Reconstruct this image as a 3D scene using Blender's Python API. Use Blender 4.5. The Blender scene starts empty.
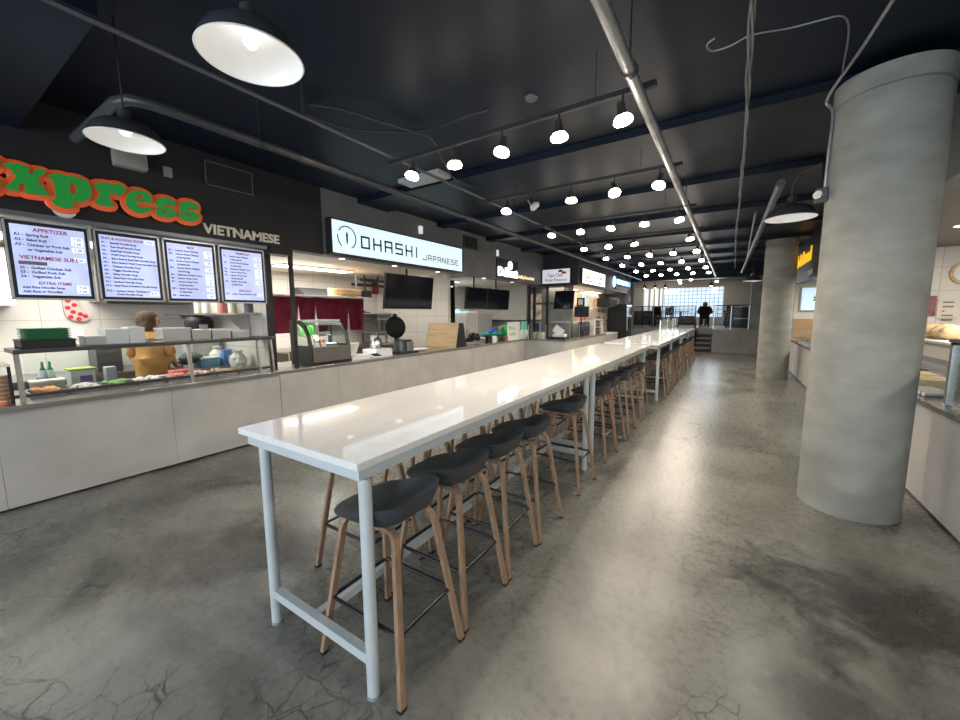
import bpy, bmesh, math, random
from mathutils import Vector, Matrix
from mathutils.geometry import tessellate_polygon
random.seed(7)
SC = bpy.context.scene
COL = SC.collection

# ---------------------------------------------------------------- camera
F_PX, PITCH, YAW, ROLL, EYE = 385.58, 0.118885, 0.574907, -0.006321, 1.65
_fw = Vector((-math.sin(YAW)*math.cos(PITCH), math.cos(YAW)*math.cos(PITCH), -math.sin(PITCH)))
_rt0 = Vector((math.cos(YAW), math.sin(YAW), 0))
_up0 = _rt0.cross(_fw)
_rt = _rt0*math.cos(ROLL) + _up0*math.sin(ROLL)
_up = _up0*math.cos(ROLL) - _rt0*math.sin(ROLL)
cam = bpy.data.cameras.new('camera')
cam.sensor_width = 36.0
cam.lens = F_PX/960.0*36.0
cam.clip_start = 0.05
cam.clip_end = 200
camo = bpy.data.objects.new('camera', cam)
COL.objects.link(camo)
rotm = Matrix((_rt, _up, -_fw)).transposed()
camo.matrix_world = Matrix.Translation((0, 0, EYE)) @ rotm.to_4x4()
SC.camera = camo

# ---------------------------------------------------------------- world, daylight, exposure
SC.view_settings.view_transform = 'Standard'
SC.view_settings.look = 'None'
SC.view_settings.gamma = 1
SC.view_settings.use_curve_mapping = False
SC.view_settings.exposure = EXPOSURE = 0.3
W = bpy.data.worlds.new('world'); SC.world = W
W.use_nodes = True
W.node_tree.nodes['Background'].inputs[0].default_value = (0.78, 0.88, 1.0, 1)
W.node_tree.nodes['Background'].inputs[1].default_value = 1.6


def area(name, loc, direction, sx, sy, power, color=(1, 1, 1)):
    l = bpy.data.lights.new(name, 'AREA'); l.shape = 'RECTANGLE'; l.size = sx; l.size_y = sy
    l.energy = power; l.color = color
    o = bpy.data.objects.new(name, l); COL.objects.link(o)
    o.location = loc
    o.rotation_euler = Vector(direction).to_track_quat('-Z', 'Y').to_euler()
    return o


# daylight through the shop front behind the camera and through the glass blocks at the far end
area('daylight_front', (-1.6, -3.4, 1.9), (0, 1, -0.30), 8.4, 2.4, 200, (0.86, 0.93, 1.0))
area('daylight_blocks', (-1.8, 23.8, 2.2), (0, -1, -0.15), 2.8, 1.5, 60, (0.86, 0.94, 1.0))

# ---------------------------------------------------------------- pixel helpers (the place was surveyed from the photograph)


def ray(x, y):
    return _fw*F_PX + _rt*(x-480) + _up*(360-y)


def _c(i, x, y, v):
    d = ray(x, y); o = Vector((0, 0, EYE)); t = (v-o[i])/d[i]
    return o + d*t


def at_x(x, y, v): return _c(0, x, y, v)
def at_y(x, y, v): return _c(1, x, y, v)
def at_z(x, y, v): return _c(2, x, y, v)


# ---------------------------------------------------------------- materials
MATS = {}


def _tree(name):
    m = bpy.data.materials.new(name); m.use_nodes = True
    nt = m.node_tree
    return m, nt, nt.nodes['Principled BSDF']


def mat(name, rgb, rough=0.5, metal=0.0, var=0.0, scale=6.0, bump=0.0, stretch=(1, 1, 1), emit=0.0, coat=0.0, detail=4.0, spec=None):
    if name in MATS: return MATS[name]
    m, nt, b = _tree(name)
    b.inputs['Base Color'].default_value = (*rgb, 1)
    b.inputs['Roughness'].default_value = rough
    b.inputs['Metallic'].default_value = metal
    if spec is not None: b.inputs['Specular IOR Level'].default_value = spec
    if coat: b.inputs['Coat Weight'].default_value = coat; b.inputs['Coat Roughness'].default_value = 0.05
    if emit:
        b.inputs['Emission Color'].default_value = (*rgb, 1); b.inputs['Emission Strength'].default_value = emit
    if var or bump:
        geo = nt.nodes.new('ShaderNodeNewGeometry')
        mp = nt.nodes.new('ShaderNodeMapping'); mp.inputs['Scale'].default_value = stretch
        nt.links.new(geo.outputs['Position'], mp.inputs['Vector'])
        n = nt.nodes.new('ShaderNodeTexNoise'); n.inputs['Scale'].default_value = scale; n.inputs['Detail'].default_value = detail
        nt.links.new(mp.outputs[0], n.inputs['Vector'])
        if var:
            r = nt.nodes.new('ShaderNodeValToRGB')
            r.color_ramp.elements[0].position = 0.3; r.color_ramp.elements[1].position = 0.7
            r.color_ramp.elements[0].color = (*[max(0, c*(1-var)) for c in rgb], 1)
            r.color_ramp.elements[1].color = (*[min(1, c*(1+var)) for c in rgb], 1)
            nt.links.new(n.outputs['Fac'], r.inputs[0]); nt.links.new(r.outputs[0], b.inputs['Base Color'])
            if emit: nt.links.new(r.outputs[0], b.inputs['Emission Color'])
        if bump:
            bp = nt.nodes.new('ShaderNodeBump'); bp.inputs['Strength'].default_value = bump; bp.inputs['Distance'].default_value = 0.01
            nt.links.new(n.outputs['Fac'], bp.inputs['Height']); nt.links.new(bp.outputs[0], b.inputs['Normal'])
    MATS[name] = m
    return m


def tile(name, rgb, mortar, axis, w=0.6, h=0.4, rough=0.35, off=0.0):
    """large wall tiles; axis = the horizontal world axis along the wall"""
    if name in MATS: return MATS[name]
    m, nt, b = _tree(name)
    geo = nt.nodes.new('ShaderNodeNewGeometry')
    sep = nt.nodes.new('ShaderNodeSeparateXYZ'); nt.links.new(geo.outputs['Position'], sep.inputs[0])
    cmb = nt.nodes.new('ShaderNodeCombineXYZ')
    nt.links.new(sep.outputs[axis], cmb.inputs[0]); nt.links.new(sep.outputs[2], cmb.inputs[1])
    br = nt.nodes.new('ShaderNodeTexBrick'); br.offset = off
    br.inputs['Scale'].default_value = 1.0
    br.inputs['Brick Width'].default_value = w; br.inputs['Row Height'].default_value = h
    br.inputs['Mortar Size'].default_value = 0.004
    br.inputs['Color1'].default_value = (*rgb, 1); br.inputs['Color2'].default_value = (*[c*0.96 for c in rgb], 1)
    br.inputs['Mortar'].default_value = (*mortar, 1)
    nt.links.new(cmb.outputs[0], br.inputs['Vector']); nt.links.new(br.outputs['Color'], b.inputs['Base Color'])
    b.inputs['Roughness'].default_value = rough
    MATS[name] = m
    return m


def glass(name, rgb=(0.9, 0.95, 0.95), t=0.85, rough=0.02, base=0.02):
    if name in MATS: return MATS[name]
    m = bpy.data.materials.new(name); m.use_nodes = True
    nt = m.node_tree; nt.nodes.clear()
    out = nt.nodes.new('ShaderNodeOutputMaterial'); mix = nt.nodes.new('ShaderNodeMixShader')
    tr = nt.nodes.new('ShaderNodeBsdfTransparent'); tr.inputs[0].default_value = (*rgb, 1)
    gl = nt.nodes.new('ShaderNodeBsdfGlossy'); gl.inputs['Roughness'].default_value = rough
    fr = nt.nodes.new('ShaderNodeFresnel'); fr.inputs[0].default_value = 1.45
    ad = nt.nodes.new('ShaderNodeMath'); ad.operation = 'MULTIPLY_ADD'; ad.inputs[1].default_value = t; ad.inputs[2].default_value = base
    nt.links.new(fr.outputs[0], ad.inputs[0]); nt.links.new(ad.outputs[0], mix.inputs[0])
    nt.links.new(tr.outputs[0], mix.inputs[1]); nt.links.new(gl.outputs[0], mix.inputs[2]); nt.links.new(mix.outputs[0], out.inputs[0])
    MATS[name] = m
    return m


def floor_mat():
    m, nt, b = _tree('polished_concrete')
    N, L = nt.nodes.new, nt.links.new
    geo = N('ShaderNodeNewGeometry')

    def noise(scale, detail, rough=0.55, vec=None, dist=0.0):
        n = N('ShaderNodeTexNoise'); n.inputs['Scale'].default_value = scale; n.inputs['Detail'].default_value = detail
        n.inputs['Roughness'].default_value = rough; n.inputs['Distortion'].default_value = dist
        L(vec or geo.outputs['Position'], n.inputs['Vector']); return n

    def ramp(src, stops):
        r = N('ShaderNodeValToRGB'); e = r.color_ramp.elements
        while len(e) < len(stops): e.new(0.5)
        for k, (p, c) in enumerate(stops): e[k].position = p; e[k].color = (*c, 1) if not isinstance(c, float) else (c, c, c, 1)
        L(src, r.inputs[0]); return r

    def mixc(kind, fac, a, c):
        x = N('ShaderNodeMix'); x.data_type = 'RGBA'; x.blend_type = kind
        if isinstance(fac, float): x.inputs[0].default_value = fac
        else: L(fac, x.inputs[0])
        L(a, x.inputs[6]); L(c, x.inputs[7]); return x.outputs[2]
    big = noise(0.9, 8, 0.62, dist=0.4)
    base = ramp(big.outputs['Fac'], [(0.30, (0.092, 0.092, 0.081)), (0.5, (0.168, 0.168, 0.149)), (0.72, (0.250, 0.250, 0.226))])
    fine = noise(22, 10, 0.75)
    f2 = ramp(fine.outputs['Fac'], [(0.25, 0.82), (0.75, 1.12)])
    c = mixc('MULTIPLY', 1.0, base.outputs[0], f2.outputs[0])
    # dark stains with ragged edges
    st = noise(0.75, 10, 0.68, dist=1.1)
    sm = ramp(st.outputs['Fac'], [(0.52, 1.0), (0.66, 0.42)])
    c = mixc('MULTIPLY', 0.9, c, sm.outputs[0])
    # two large old dark stains: one before the near column, one left of the near table end
    for cx, cy, rx, ry, k in ((0.75, 2.85, 0.95, 0.60, 0.27), (-2.6, 1.5, 0.75, 0.45, 0.42), (0.45, 2.0, 0.40, 0.32, 0.42), (-4.2, 1.3, 0.35, 1.1, 0.6)):
        mp = N('ShaderNodeMapping'); mp.inputs['Scale'].default_value = (1/rx, 1/ry, 1); mp.inputs['Location'].default_value = (-cx/rx, -cy/ry, 0)
        L(geo.outputs['Position'], mp.inputs['Vector'])
        ln = N('ShaderNodeVectorMath'); ln.operation = 'LENGTH'; L(mp.outputs[0], ln.inputs[0])
        rg = noise(3.2, 10, 0.72, dist=0.8)
        ad = N('ShaderNodeMath'); ad.operation = 'MULTIPLY_ADD'; ad.inputs[1].default_value = 2.6; L(rg.outputs['Fac'], ad.inputs[0]); L(ln.outputs['Value'], ad.inputs[2])
        sr = ramp(ad.outputs[0], [(0.0, k), (1.0, 1.0)])
        mr = N('ShaderNodeMapRange'); mr.inputs['From Min'].default_value = 1.55; mr.inputs['From Max'].default_value = 2.25; L(ad.outputs[0], mr.inputs['Value'])
        L(mr.outputs[0], sr.inputs[0])
        c = mixc('MULTIPLY', 1.0, c, sr.outputs[0])
    # hairline crazing, only in patches
    wv = noise(3.0, 3)
    add = N('ShaderNodeVectorMath'); add.operation = 'MULTIPLY_ADD'; add.inputs[1].default_value = (0.25, 0.25, 0); L(wv.outputs['Color'], add.inputs[0]); L(geo.outputs['Position'], add.inputs[2])
    vo = N('ShaderNodeTexVoronoi'); vo.feature = 'DISTANCE_TO_EDGE'; vo.inputs['Scale'].default_value = 7.5; L(add.outputs[0], vo.inputs['Vector'])
    cr = ramp(vo.outputs['Distance'], [(0.0, 1.0), (0.03, 0.0)])
    pm = noise(1.1, 3); pr = ramp(pm.outputs['Fac'], [(0.42, 0.0), (0.54, 0.9)])
    mu = N('ShaderNodeMath'); mu.operation = 'MULTIPLY'; L(cr.outputs[0], mu.inputs[0]); L(pr.outputs[0], mu.inputs[1])
    dk = N('ShaderNodeRGB'); dk.outputs[0].default_value = (0.04, 0.037, 0.032, 1)
    c = mixc('MIX', mu.outputs[0], c, dk.outputs[0])
    L(c, b.inputs['Base Color'])
    rr = ramp(fine.outputs['Fac'], [(0.3, 0.20), (0.75, 0.40)]); L(rr.outputs[0], b.inputs['Roughness'])
    bp = N('ShaderNodeBump'); bp.inputs['Strength'].default_value = 0.12; bp.inputs['Distance'].default_value = 0.01
    n3 = noise(5, 4); L(n3.outputs['Fac'], bp.inputs['Height']); L(bp.outputs[0], b.inputs['Normal'])
    return m


def wood(name, a, c, axis=2, scale=9.0, rough=0.45):
    if name in MATS: return MATS[name]
    m, nt, b = _tree(name)
    tc = nt.nodes.new('ShaderNodeTexCoord')
    mp = nt.nodes.new('ShaderNodeMapping'); s = [6.0, 6.0, 6.0]; s[axis] = 0.5; mp.inputs['Scale'].default_value = s
    nt.links.new(tc.outputs['Object'], mp.inputs[0])
    n = nt.nodes.new('ShaderNodeTexNoise'); n.inputs['Scale'].default_value = scale; n.inputs['Detail'].default_value = 6; n.inputs['Distortion'].default_value = 0.6
    nt.links.new(mp.outputs[0], n.inputs['Vector'])
    r = nt.nodes.new('ShaderNodeValToRGB'); r.color_ramp.elements[0].position = 0.32; r.color_ramp.elements[1].position = 0.68
    r.color_ramp.elements[0].color = (*a, 1); r.color_ramp.elements[1].color = (*c, 1)
    nt.links.new(n.outputs['Fac'], r.inputs[0]); nt.links.new(r.outputs[0], b.inputs['Base Color'])
    b.inputs['Roughness'].default_value = rough
    MATS[name] = m
    return m


def glow(name, rgb, strength):
    """something that really gives off light"""
    return mat(name, rgb, 0.4, emit=strength)


def block_glass():
    m, nt, b = _tree('glass_blocks')
    geo = nt.nodes.new('ShaderNodeNewGeometry'); sep = nt.nodes.new('ShaderNodeSeparateXYZ'); nt.links.new(geo.outputs['Position'], sep.inputs[0])
    cmb = nt.nodes.new('ShaderNodeCombineXYZ'); nt.links.new(sep.outputs[0], cmb.inputs[0]); nt.links.new(sep.outputs[2], cmb.inputs[1])
    br = nt.nodes.new('ShaderNodeTexBrick'); br.offset = 0.0; br.inputs['Scale'].default_value = 1.0
    br.inputs['Brick Width'].default_value = 0.2; br.inputs['Row Height'].default_value = 0.2; br.inputs['Mortar Size'].default_value = 0.022; br.inputs['Mortar Smooth'].default_value = 0.6
    br.inputs['Color1'].default_value = (0.74, 0.88, 1.0, 1); br.inputs['Color2'].default_value = (0.62, 0.80, 0.97, 1); br.inputs['Mortar'].default_value = (0.16, 0.26, 0.40, 1)
    nt.links.new(cmb.outputs[0], br.inputs['Vector'])
    nt.links.new(br.outputs['Color'], b.inputs['Base Color']); nt.links.new(br.outputs['Color'], b.inputs['Emission Color'])
    b.inputs['Emission Strength'].default_value = 0.60; b.inputs['Roughness'].default_value = 0.2
    return m


# ---------------------------------------------------------------- mesh builder
def rotz(a): return Matrix.Rotation(a, 3, 'Z')


class MB:
    def __init__(self):
        self.bm = bmesh.new()

    def face(self, vs):
        try: self.bm.faces.new(vs)
        except ValueError: pass

    def box(self, c, s, rot=None, taper=1.0):
        c = Vector(c); out = []
        for dz in (-1, 1):
            k = taper if dz > 0 else 1.0
            for dx, dy in ((-1, -1), (1, -1), (1, 1), (-1, 1)):
                v = Vector((dx*s[0]/2*k, dy*s[1]/2*k, dz*s[2]/2))
                if rot is not None: v = rot @ v
                out.append(self.bm.verts.new(c+v))
        for q in ((3, 2, 1, 0), (4, 5, 6, 7), (0, 1, 5, 4), (1, 2, 6, 5), (2, 3, 7, 6), (3, 0, 4, 7)):
            self.face([out[i] for i in q])
        return self

    def span(self, a, b):
        a, b = Vector(a), Vector(b)
        return self.box((a+b)/2, [abs(b[i]-a[i]) for i in range(3)])

    def tube(self, pts, r, seg=10, caps=True, squash=None):
        pts = [Vector(p) for p in pts]; rings = []
        rs = r if isinstance(r, (list, tuple)) else [r]*len(pts)
        up = None
        for i, p in enumerate(pts):
            t = (pts[min(i+1, len(pts)-1)]-pts[max(i-1, 0)])
            if t.length < 1e-9: t = Vector((0, 0, 1))
            t.normalize()
            if up is None: up = Vector((0, 0, 1)) if abs(t.z) < 0.95 else Vector((1, 0, 0))
            s = t.cross(up)
            if s.length < 1e-4: s = t.cross(Vector((0, 1, 0.3)))
            s.normalize(); u = s.cross(t).normalized(); up = u
            ring = []
            for k in range(seg):
                a = 2*math.pi*k/seg
                o = s*math.cos(a)*rs[i] + u*math.sin(a)*rs[i]
                if squash: o = Vector((o.x*squash[0], o.y*squash[1], o.z*squash[2]))
                ring.append(self.bm.verts.new(p+o))
            rings.append(ring)
        for a, b in zip(rings, rings[1:]):
            for k in range(seg): self.face([a[k], a[(k+1) % seg], b[(k+1) % seg], b[k]])
        if caps: self.face(rings[0][::-1]); self.face(rings[-1])
        return self

    def bar(self, pts, w, h, side):
        """a rectangular section swept along pts; side = the direction of the width w"""
        pts = [Vector(p) for p in pts]; side = Vector(side).normalized(); rings = []
        for i, p in enumerate(pts):
            t = (pts[min(i+1, len(pts)-1)]-pts[max(i-1, 0)]).normalized()
            u = t.cross(side).normalized(); s = u.cross(t).normalized()
            rings.append([self.bm.verts.new(p+s*a*w/2+u*b*h/2) for a, b in ((-1, -1), (1, -1), (1, 1), (-1, 1))])
        for a, b in zip(rings, rings[1:]):
            for k in range(4): self.face([a[k], a[(k+1) % 4], b[(k+1) % 4], b[k]])
        self.face(rings[0][::-1]); self.face(rings[-1])
        return self

    def lathe(self, prof, c, seg=24, axis=(0, 0, 1), sx=1.0, sy=1.0, closed=True):
        c = Vector(c); q = Vector((0, 0, 1)).rotation_difference(Vector(axis)).to_matrix(); rings = []
        for r, z in prof:
            rings.append([self.bm.verts.new(c + q @ Vector((r*sx*math.cos(2*math.pi*k/seg), r*sy*math.sin(2*math.pi*k/seg), z))) for k in range(seg)])
        for a, b in zip(rings, rings[1:]):
            for k in range(seg): self.face([a[k], a[(k+1) % seg], b[(k+1) % seg], b[k]])
        if closed: self.face(rings[0][::-1]); self.face(rings[-1])
        return self

    def cyl(self, c, r, h, seg=24, axis=(0, 0, 1)):
        return self.lathe([(r, 0), (r, h)], c, seg, axis)

    def prism(self, loops, o, u, v, depth):
        """outline (and holes) in the plane o + a*u + b*v, thickened along u x v"""
        o, u, v = Vector(o), Vector(u), Vector(v); n = u.cross(v).normalized()*depth
        flat = [p for l in loops for p in l]
        tri = tessellate_polygon([[Vector((a, b, 0)) for a, b in l] for l in loops])
        f = [self.bm.verts.new(o+u*a+v*b+n) for a, b in flat]; k = [self.bm.verts.new(o+u*a+v*b) for a, b in flat]
        for t in tri: self.face([f[i] for i in t]); self.face([k[i] for i in t[::-1]])
        s = 0
        for l in loops:
            m = len(l)
            for i in range(m): self.face([k[s+i], k[s+(i+1) % m], f[s+(i+1) % m], f[s+i]])
            s += m
        return self

    def ball(self, c, r, sx=1, sy=1, sz=1, seg=12, rings=8, rot=None):
        m = Matrix.Translation(Vector(c)) @ (rot.to_4x4() if rot is not None else Matrix.Identity(4)) @ Matrix.Diagonal((r*sx, r*sy, r*sz, 1))
        bmesh.ops.create_uvsphere(self.bm, u_segments=seg, v_segments=rings, radius=1, matrix=m)
        return self

    def mesh(self, me):
        self.bm.from_mesh(me); return self

    def build(self, name, m, parent=None, smooth=False, bevel=0.0, loc=None):
        bm = self.bm
        bmesh.ops.recalc_face_normals(bm, faces=bm.faces)
        if bevel:
            ed = [e for e in bm.edges if len(e.link_faces) == 2 and e.calc_face_angle(0) > 0.6]
            bmesh.ops.bevel(bm, geom=ed, offset=bevel, segments=2, affect='EDGES', profile=0.6, clamp_overlap=True)
        if parent is not None: off = Vector(parent['_w'])
        elif loc is not None: off = Vector(loc)
        else:
            xs = [v.co for v in bm.verts]
            off = Vector(((min(p.x for p in xs)+max(p.x for p in xs))/2, (min(p.y for p in xs)+max(p.y for p in xs))/2, min(p.z for p in xs)))
        bmesh.ops.translate(bm, verts=bm.verts, vec=-off)
        me = bpy.data.meshes.new(name)
        bm.to_mesh(me); bm.free()
        me.materials.append(m)
        if smooth:
            me.polygons.foreach_set('use_smooth', [True]*len(me.polygons))
            me.set_sharp_from_angle(angle=math.radians(38))
        o = bpy.data.objects.new(name, me); COL.objects.link(o)
        if parent is not None: o.parent = parent; o['_w'] = tuple(off)
        else: o.location = off; o['_w'] = tuple(off)
        return o


def tag(o, label, cat, group=None):
    o['label'] = label; o['category'] = cat
    if group: o['group'] = group
    return o


def thing(name, label, cat, loc, group=None):
    o = bpy.data.objects.new(name, None); o.empty_display_size = 0.1
    COL.objects.link(o); o.location = loc; o['_w'] = tuple(loc)
    return tag(o, label, cat, group)


def struct(name, mb, m, smooth=False, parent=None):
    o = mb.build(name, m, parent, smooth); o['kind'] = 'structure'; return o


def dup(root, loc, rz=0.0, label=None):
    def cp(o, par):
        c = o.copy(); COL.objects.link(c)
        if par is not None: c.parent = par
        for ch in list(o.children): cp(ch, c)
        return c
    r = cp(root, None); r.location = loc; r.rotation_euler = (0, 0, rz)
    if label: r['label'] = label
    return r


def one(name, mb, m, label, cat, group=None, smooth=False, bevel=0.0):
    return tag(mb.build(name, m, None, smooth, bevel), label, cat, group)


def text_mb(mb, body, size, o, u, v, depth=0.004, align='LEFT', bold=0.0, xs=1.0, spacing=1.0, line=1.0):
    c = bpy.data.curves.new('t', 'FONT'); c.body = body; c.size = size; c.align_x = align; c.extrude = depth/2; c.offset = bold
    c.space_character = spacing; c.resolution_u = 3; c.space_line = line
    ob = bpy.data.objects.new('t', c); COL.objects.link(ob)
    dg = bpy.context.evaluated_depsgraph_get()
    me = bpy.data.meshes.new_from_object(ob.evaluated_get(dg))
    o, u, v = Vector(o), Vector(u), Vector(v); n = u.cross(v)
    for q in me.vertices: q.co = o + u*q.co.x*xs + v*q.co.y + n*(q.co.z+depth/2)
    mb.bm.from_mesh(me)
    bpy.data.objects.remove(ob); bpy.data.curves.remove(c); bpy.data.meshes.remove(me)
    return mb


def skin(verts, edges, radii, root=0, level=2):
    """one continuous tapering surface grown around a skeleton"""
    me = bpy.data.meshes.new('sk'); me.from_pydata([tuple(v) for v in verts], edges, [])
    ob = bpy.data.objects.new('sk', me); COL.objects.link(ob)
    md = ob.modifiers.new('s', 'SKIN'); md.use_smooth_shade = True
    for i, r in enumerate(radii):
        sv = me.skin_vertices[0].data[i]
        sv.radius = (r, r) if isinstance(r, (int, float)) else r
        sv.use_root = (i == root)
    sb = ob.modifiers.new('b', 'SUBSURF'); sb.levels = level; sb.render_levels = level
    dg = bpy.context.evaluated_depsgraph_get(); dg.update()
    out = bpy.data.meshes.new_from_object(ob.evaluated_get(dg))
    bpy.data.objects.remove(ob); bpy.data.meshes.remove(me)
    return out


def curvy(pts, n=6):
    pts = [Vector(p) for p in pts]; out = []
    for i in range(len(pts)-1):
        p0, p1, p2, p3 = pts[max(i-1, 0)], pts[i], pts[i+1], pts[min(i+2, len(pts)-1)]
        for k in range(n):
            t = k/n
            out.append(0.5*((2*p1)+(p2-p0)*t+(2*p0-5*p1+4*p2-p3)*t*t+(3*p1-p0-3*p2+p3)*t**3))
    return out+[pts[-1]]


YV, ZV, XV = Vector((0, 1, 0)), Vector((0, 0, 1)), Vector((1, 0, 0))

# ---- the materials of the place
FLOOR = floor_mat()
NAVY = mat('ceiling_navy_paint', (0.0055, 0.0105, 0.022), 0.46, spec=0.22, var=0.35, scale=1.3, bump=0.25, detail=8)
BLACKWALL = mat('charcoal_fascia_paint', (0.013, 0.015, 0.019), 0.5, var=0.15, scale=4)
GREYFASC = mat('grey_fascia_panel', (0.15, 0.155, 0.165), 0.5, var=0.12, scale=3)
CONC = mat('cast_concrete', (0.30, 0.30, 0.27), 0.72, var=0.16, scale=3.6, bump=0.4, stretch=(1, 1, 1.8), detail=12)
CONC2 = mat('grey_concrete_wall', (0.25, 0.25, 0.245), 0.7, var=0.2, scale=2.0, bump=0.3, detail=8)
COUNTER = mat('counter_panel', (0.43, 0.415, 0.39), 0.42, var=0.12, scale=2.2, detail=7)
WTILE_Y = tile('cream_tiles', (0.66, 0.63, 0.58), (0.38, 0.36, 0.33), 1)
WTILE_X = tile('cream_tiles_side', (0.66, 0.63, 0.58), (0.38, 0.36, 0.33), 0)
STALLCEIL = mat('stall_ceiling_white', (0.66, 0.62, 0.56), 0.7)
STEEL = mat('brushed_steel', (0.52, 0.52, 0.52), 0.32, 1.0, var=0.12, scale=20, stretch=(1, 8, 1))
DSTEEL = mat('dark_steel', (0.10, 0.10, 0.105), 0.38, 0.8)
GALV = mat('galvanised_pipe', (0.40, 0.41, 0.42), 0.4, 0.75, var=0.25, scale=5)
BLACK = mat('black_plastic', (0.012, 0.013, 0.016), 0.4)
MATTE = mat('black_metal', (0.016, 0.017, 0.020), 0.5)
SCREEN = mat('dark_screen_glass', (0.006, 0.009, 0.017), 0.10, spec=0.25)
WHITE = mat('white_plastic', (0.72, 0.72, 0.71), 0.4)
CLEARTUB = mat('frosted_plastic', (0.60, 0.63, 0.66), 0.35)
GLASS = glass('clear_glass')
GUARD = glass('guard_glass', (0.93, 0.97, 0.96), 0.6)
SMOKE = glass('smoked_glass', (0.45, 0.50, 0.52), 0.9)
OAK = wood('oak_ply', (0.22, 0.135, 0.085), (0.38, 0.25, 0.16), 2, 9)
SEAT = mat('charcoal_shell', (0.044, 0.051, 0.060), 0.42, var=0.06, scale=60, bump=0.06)
FRAME = mat('grey_blue_steel_paint', (0.49, 0.53, 0.545), 0.38, var=0.05, scale=8)
QUARTZ = mat('white_quartz', (0.74, 0.74, 0.735), 0.05, var=0.04, scale=45, detail=6)

# ================================================================= SETTING
CEIL = 3.47
FX = -5.06          # face of the left stalls
struct('floor', MB().span((-8.2, -4, -0.1), (5, 25, 0)), FLOOR)
struct('ceiling', MB().span((-8.2, -4, CEIL), (5, 25, CEIL+0.1)), NAVY)
w = MB()            # shop front behind the camera: solid above and at the sides, open glazing
w.span((-8.2, -4.1, 3.05), (5, -4, CEIL)); w.span((-8.2, -4.1, 0), (-5.9, -4, 3.05)); w.span((2.7, -4.1, 0), (5, -4, 3.05)); w.span((-5.9, -4.1, 0), (2.7, -4, 0.12))
for x in (-3.75, -1.6, 0.55): w.span((x-0.04, -4.1, 0.12), (x+0.04, -4, 3.05))
struct('wall_back', w, BLACKWALL)
struct('window_1', MB().span((-5.9, -4.06, 0.12), (2.7, -4.05, 3.05)), GLASS)
struct('wall_left', MB().span((-8.2, -4, 0), (-8.0, 25, CEIL)), WTILE_Y)
struct('wall_right', MB().span((4.6, -4, 0), (4.8, 25, CEIL)), WTILE_Y)

# fascia over the left stalls, the stall ceilings and the partitions between stalls
struct('trim_1', MB().span((FX-0.2, -4, 2.53), (FX, 3.62, CEIL)), BLACKWALL)
struct('trim_2', MB().span((FX-0.2, 3.62, 2.53), (FX, 11.5, CEIL)), GREYFASC)
struct('trim_3', MB().span((FX-0.2, 11.5, 2.50), (-3.92, 11.62, CEIL)).span((-4.04, 11.62, 2.50), (-3.92, 19.2, CEIL)), BLACKWALL)
struct('trim_4', MB().span((-8.0, -4, 2.56), (FX-0.2, 11.5, 2.60)), STALLCEIL)
struct('trim_5', MB().span((-6.4, 11.62, 2.53), (-4.04, 18.7, 2.57)), STALLCEIL)
struct('trim_6', MB().span((-8.0, 2.85, 0), (-5.30, 2.95, 2.56)), WTILE_X)
struct('trim_7', MB().span((-8.0, 7.30, 0), (-5.62, 7.40, 2.56)), WTILE_X)
struct('trim_8', MB().span((-8.0, 12.1, 0), (-4.3, 12.2, 2.56)), CONC2)
struct('trim_9', MB().span((-6.5, 12.2, 0), (-6.4, 18.7, 2.56)), mat('cream_wall', (0.52, 0.47, 0.40), 0.6))
struct('trim_10', MB().span((-8.2, 18.75, 0), (-3.78, 18.95, CEIL)).span((-4.0, 18.1, 0), (-3.9, 18.75, CEIL)), CONC2)
# a lowered soffit at the near left
struct('trim_11', MB().span((-8.0, -4, 3.20), (-2.87, 0.78, CEIL)), NAVY)
# concrete joists across the ceiling
for k, (y, d) in enumerate(((4.28, 0.62), (6.25, 0.24), (8.1, 0.24), (9.95, 0.24), (11.85, 0.62), (13.7, 0.24), (15.6, 0.24), (17.5, 0.24))):
    struct('trim_%d' % (12+k), MB().span((FX, y, 3.395), (4.6, y+d, CEIL)), NAVY)
struct('trim_20', MB().span((-8, 18.7, 3.05), (4.6, 19.1, CEIL)), NAVY)

# right-hand side: fascia, soffit, cross walls
struct('trim_21', MB().span((1.46, -4, 2.74), (1.62, 10.0, CEIL)), GREYFASC)
struct('trim_22', MB().span((1.62, -4, 2.74), (4.6, 10.0, 2.80)), mat('brown_grey_soffit', (0.16, 0.145, 0.135), 0.6))
struct('trim_23', MB().span((1.50, 10.0, 0), (4.6, 10.1, 2.80)), WTILE_X)
struct('trim_24', MB().span((1.46, 10.0, 2.42), (1.60, 14.4, CEIL)), BLACKWALL)
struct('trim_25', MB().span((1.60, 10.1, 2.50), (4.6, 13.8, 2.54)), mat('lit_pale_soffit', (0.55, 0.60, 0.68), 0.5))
struct('trim_26', MB().span((1.46, 13.75, 0), (4.6, 13.85, 2.50)), STALLCEIL)
struct('trim_27', MB().span((1.47, 13.72, 0.93), (2.6, 13.75, 1.46)), wood('tan_panel_wood', (0.36, 0.235, 0.13), (0.50, 0.34, 0.20), 0, 6))

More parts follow.
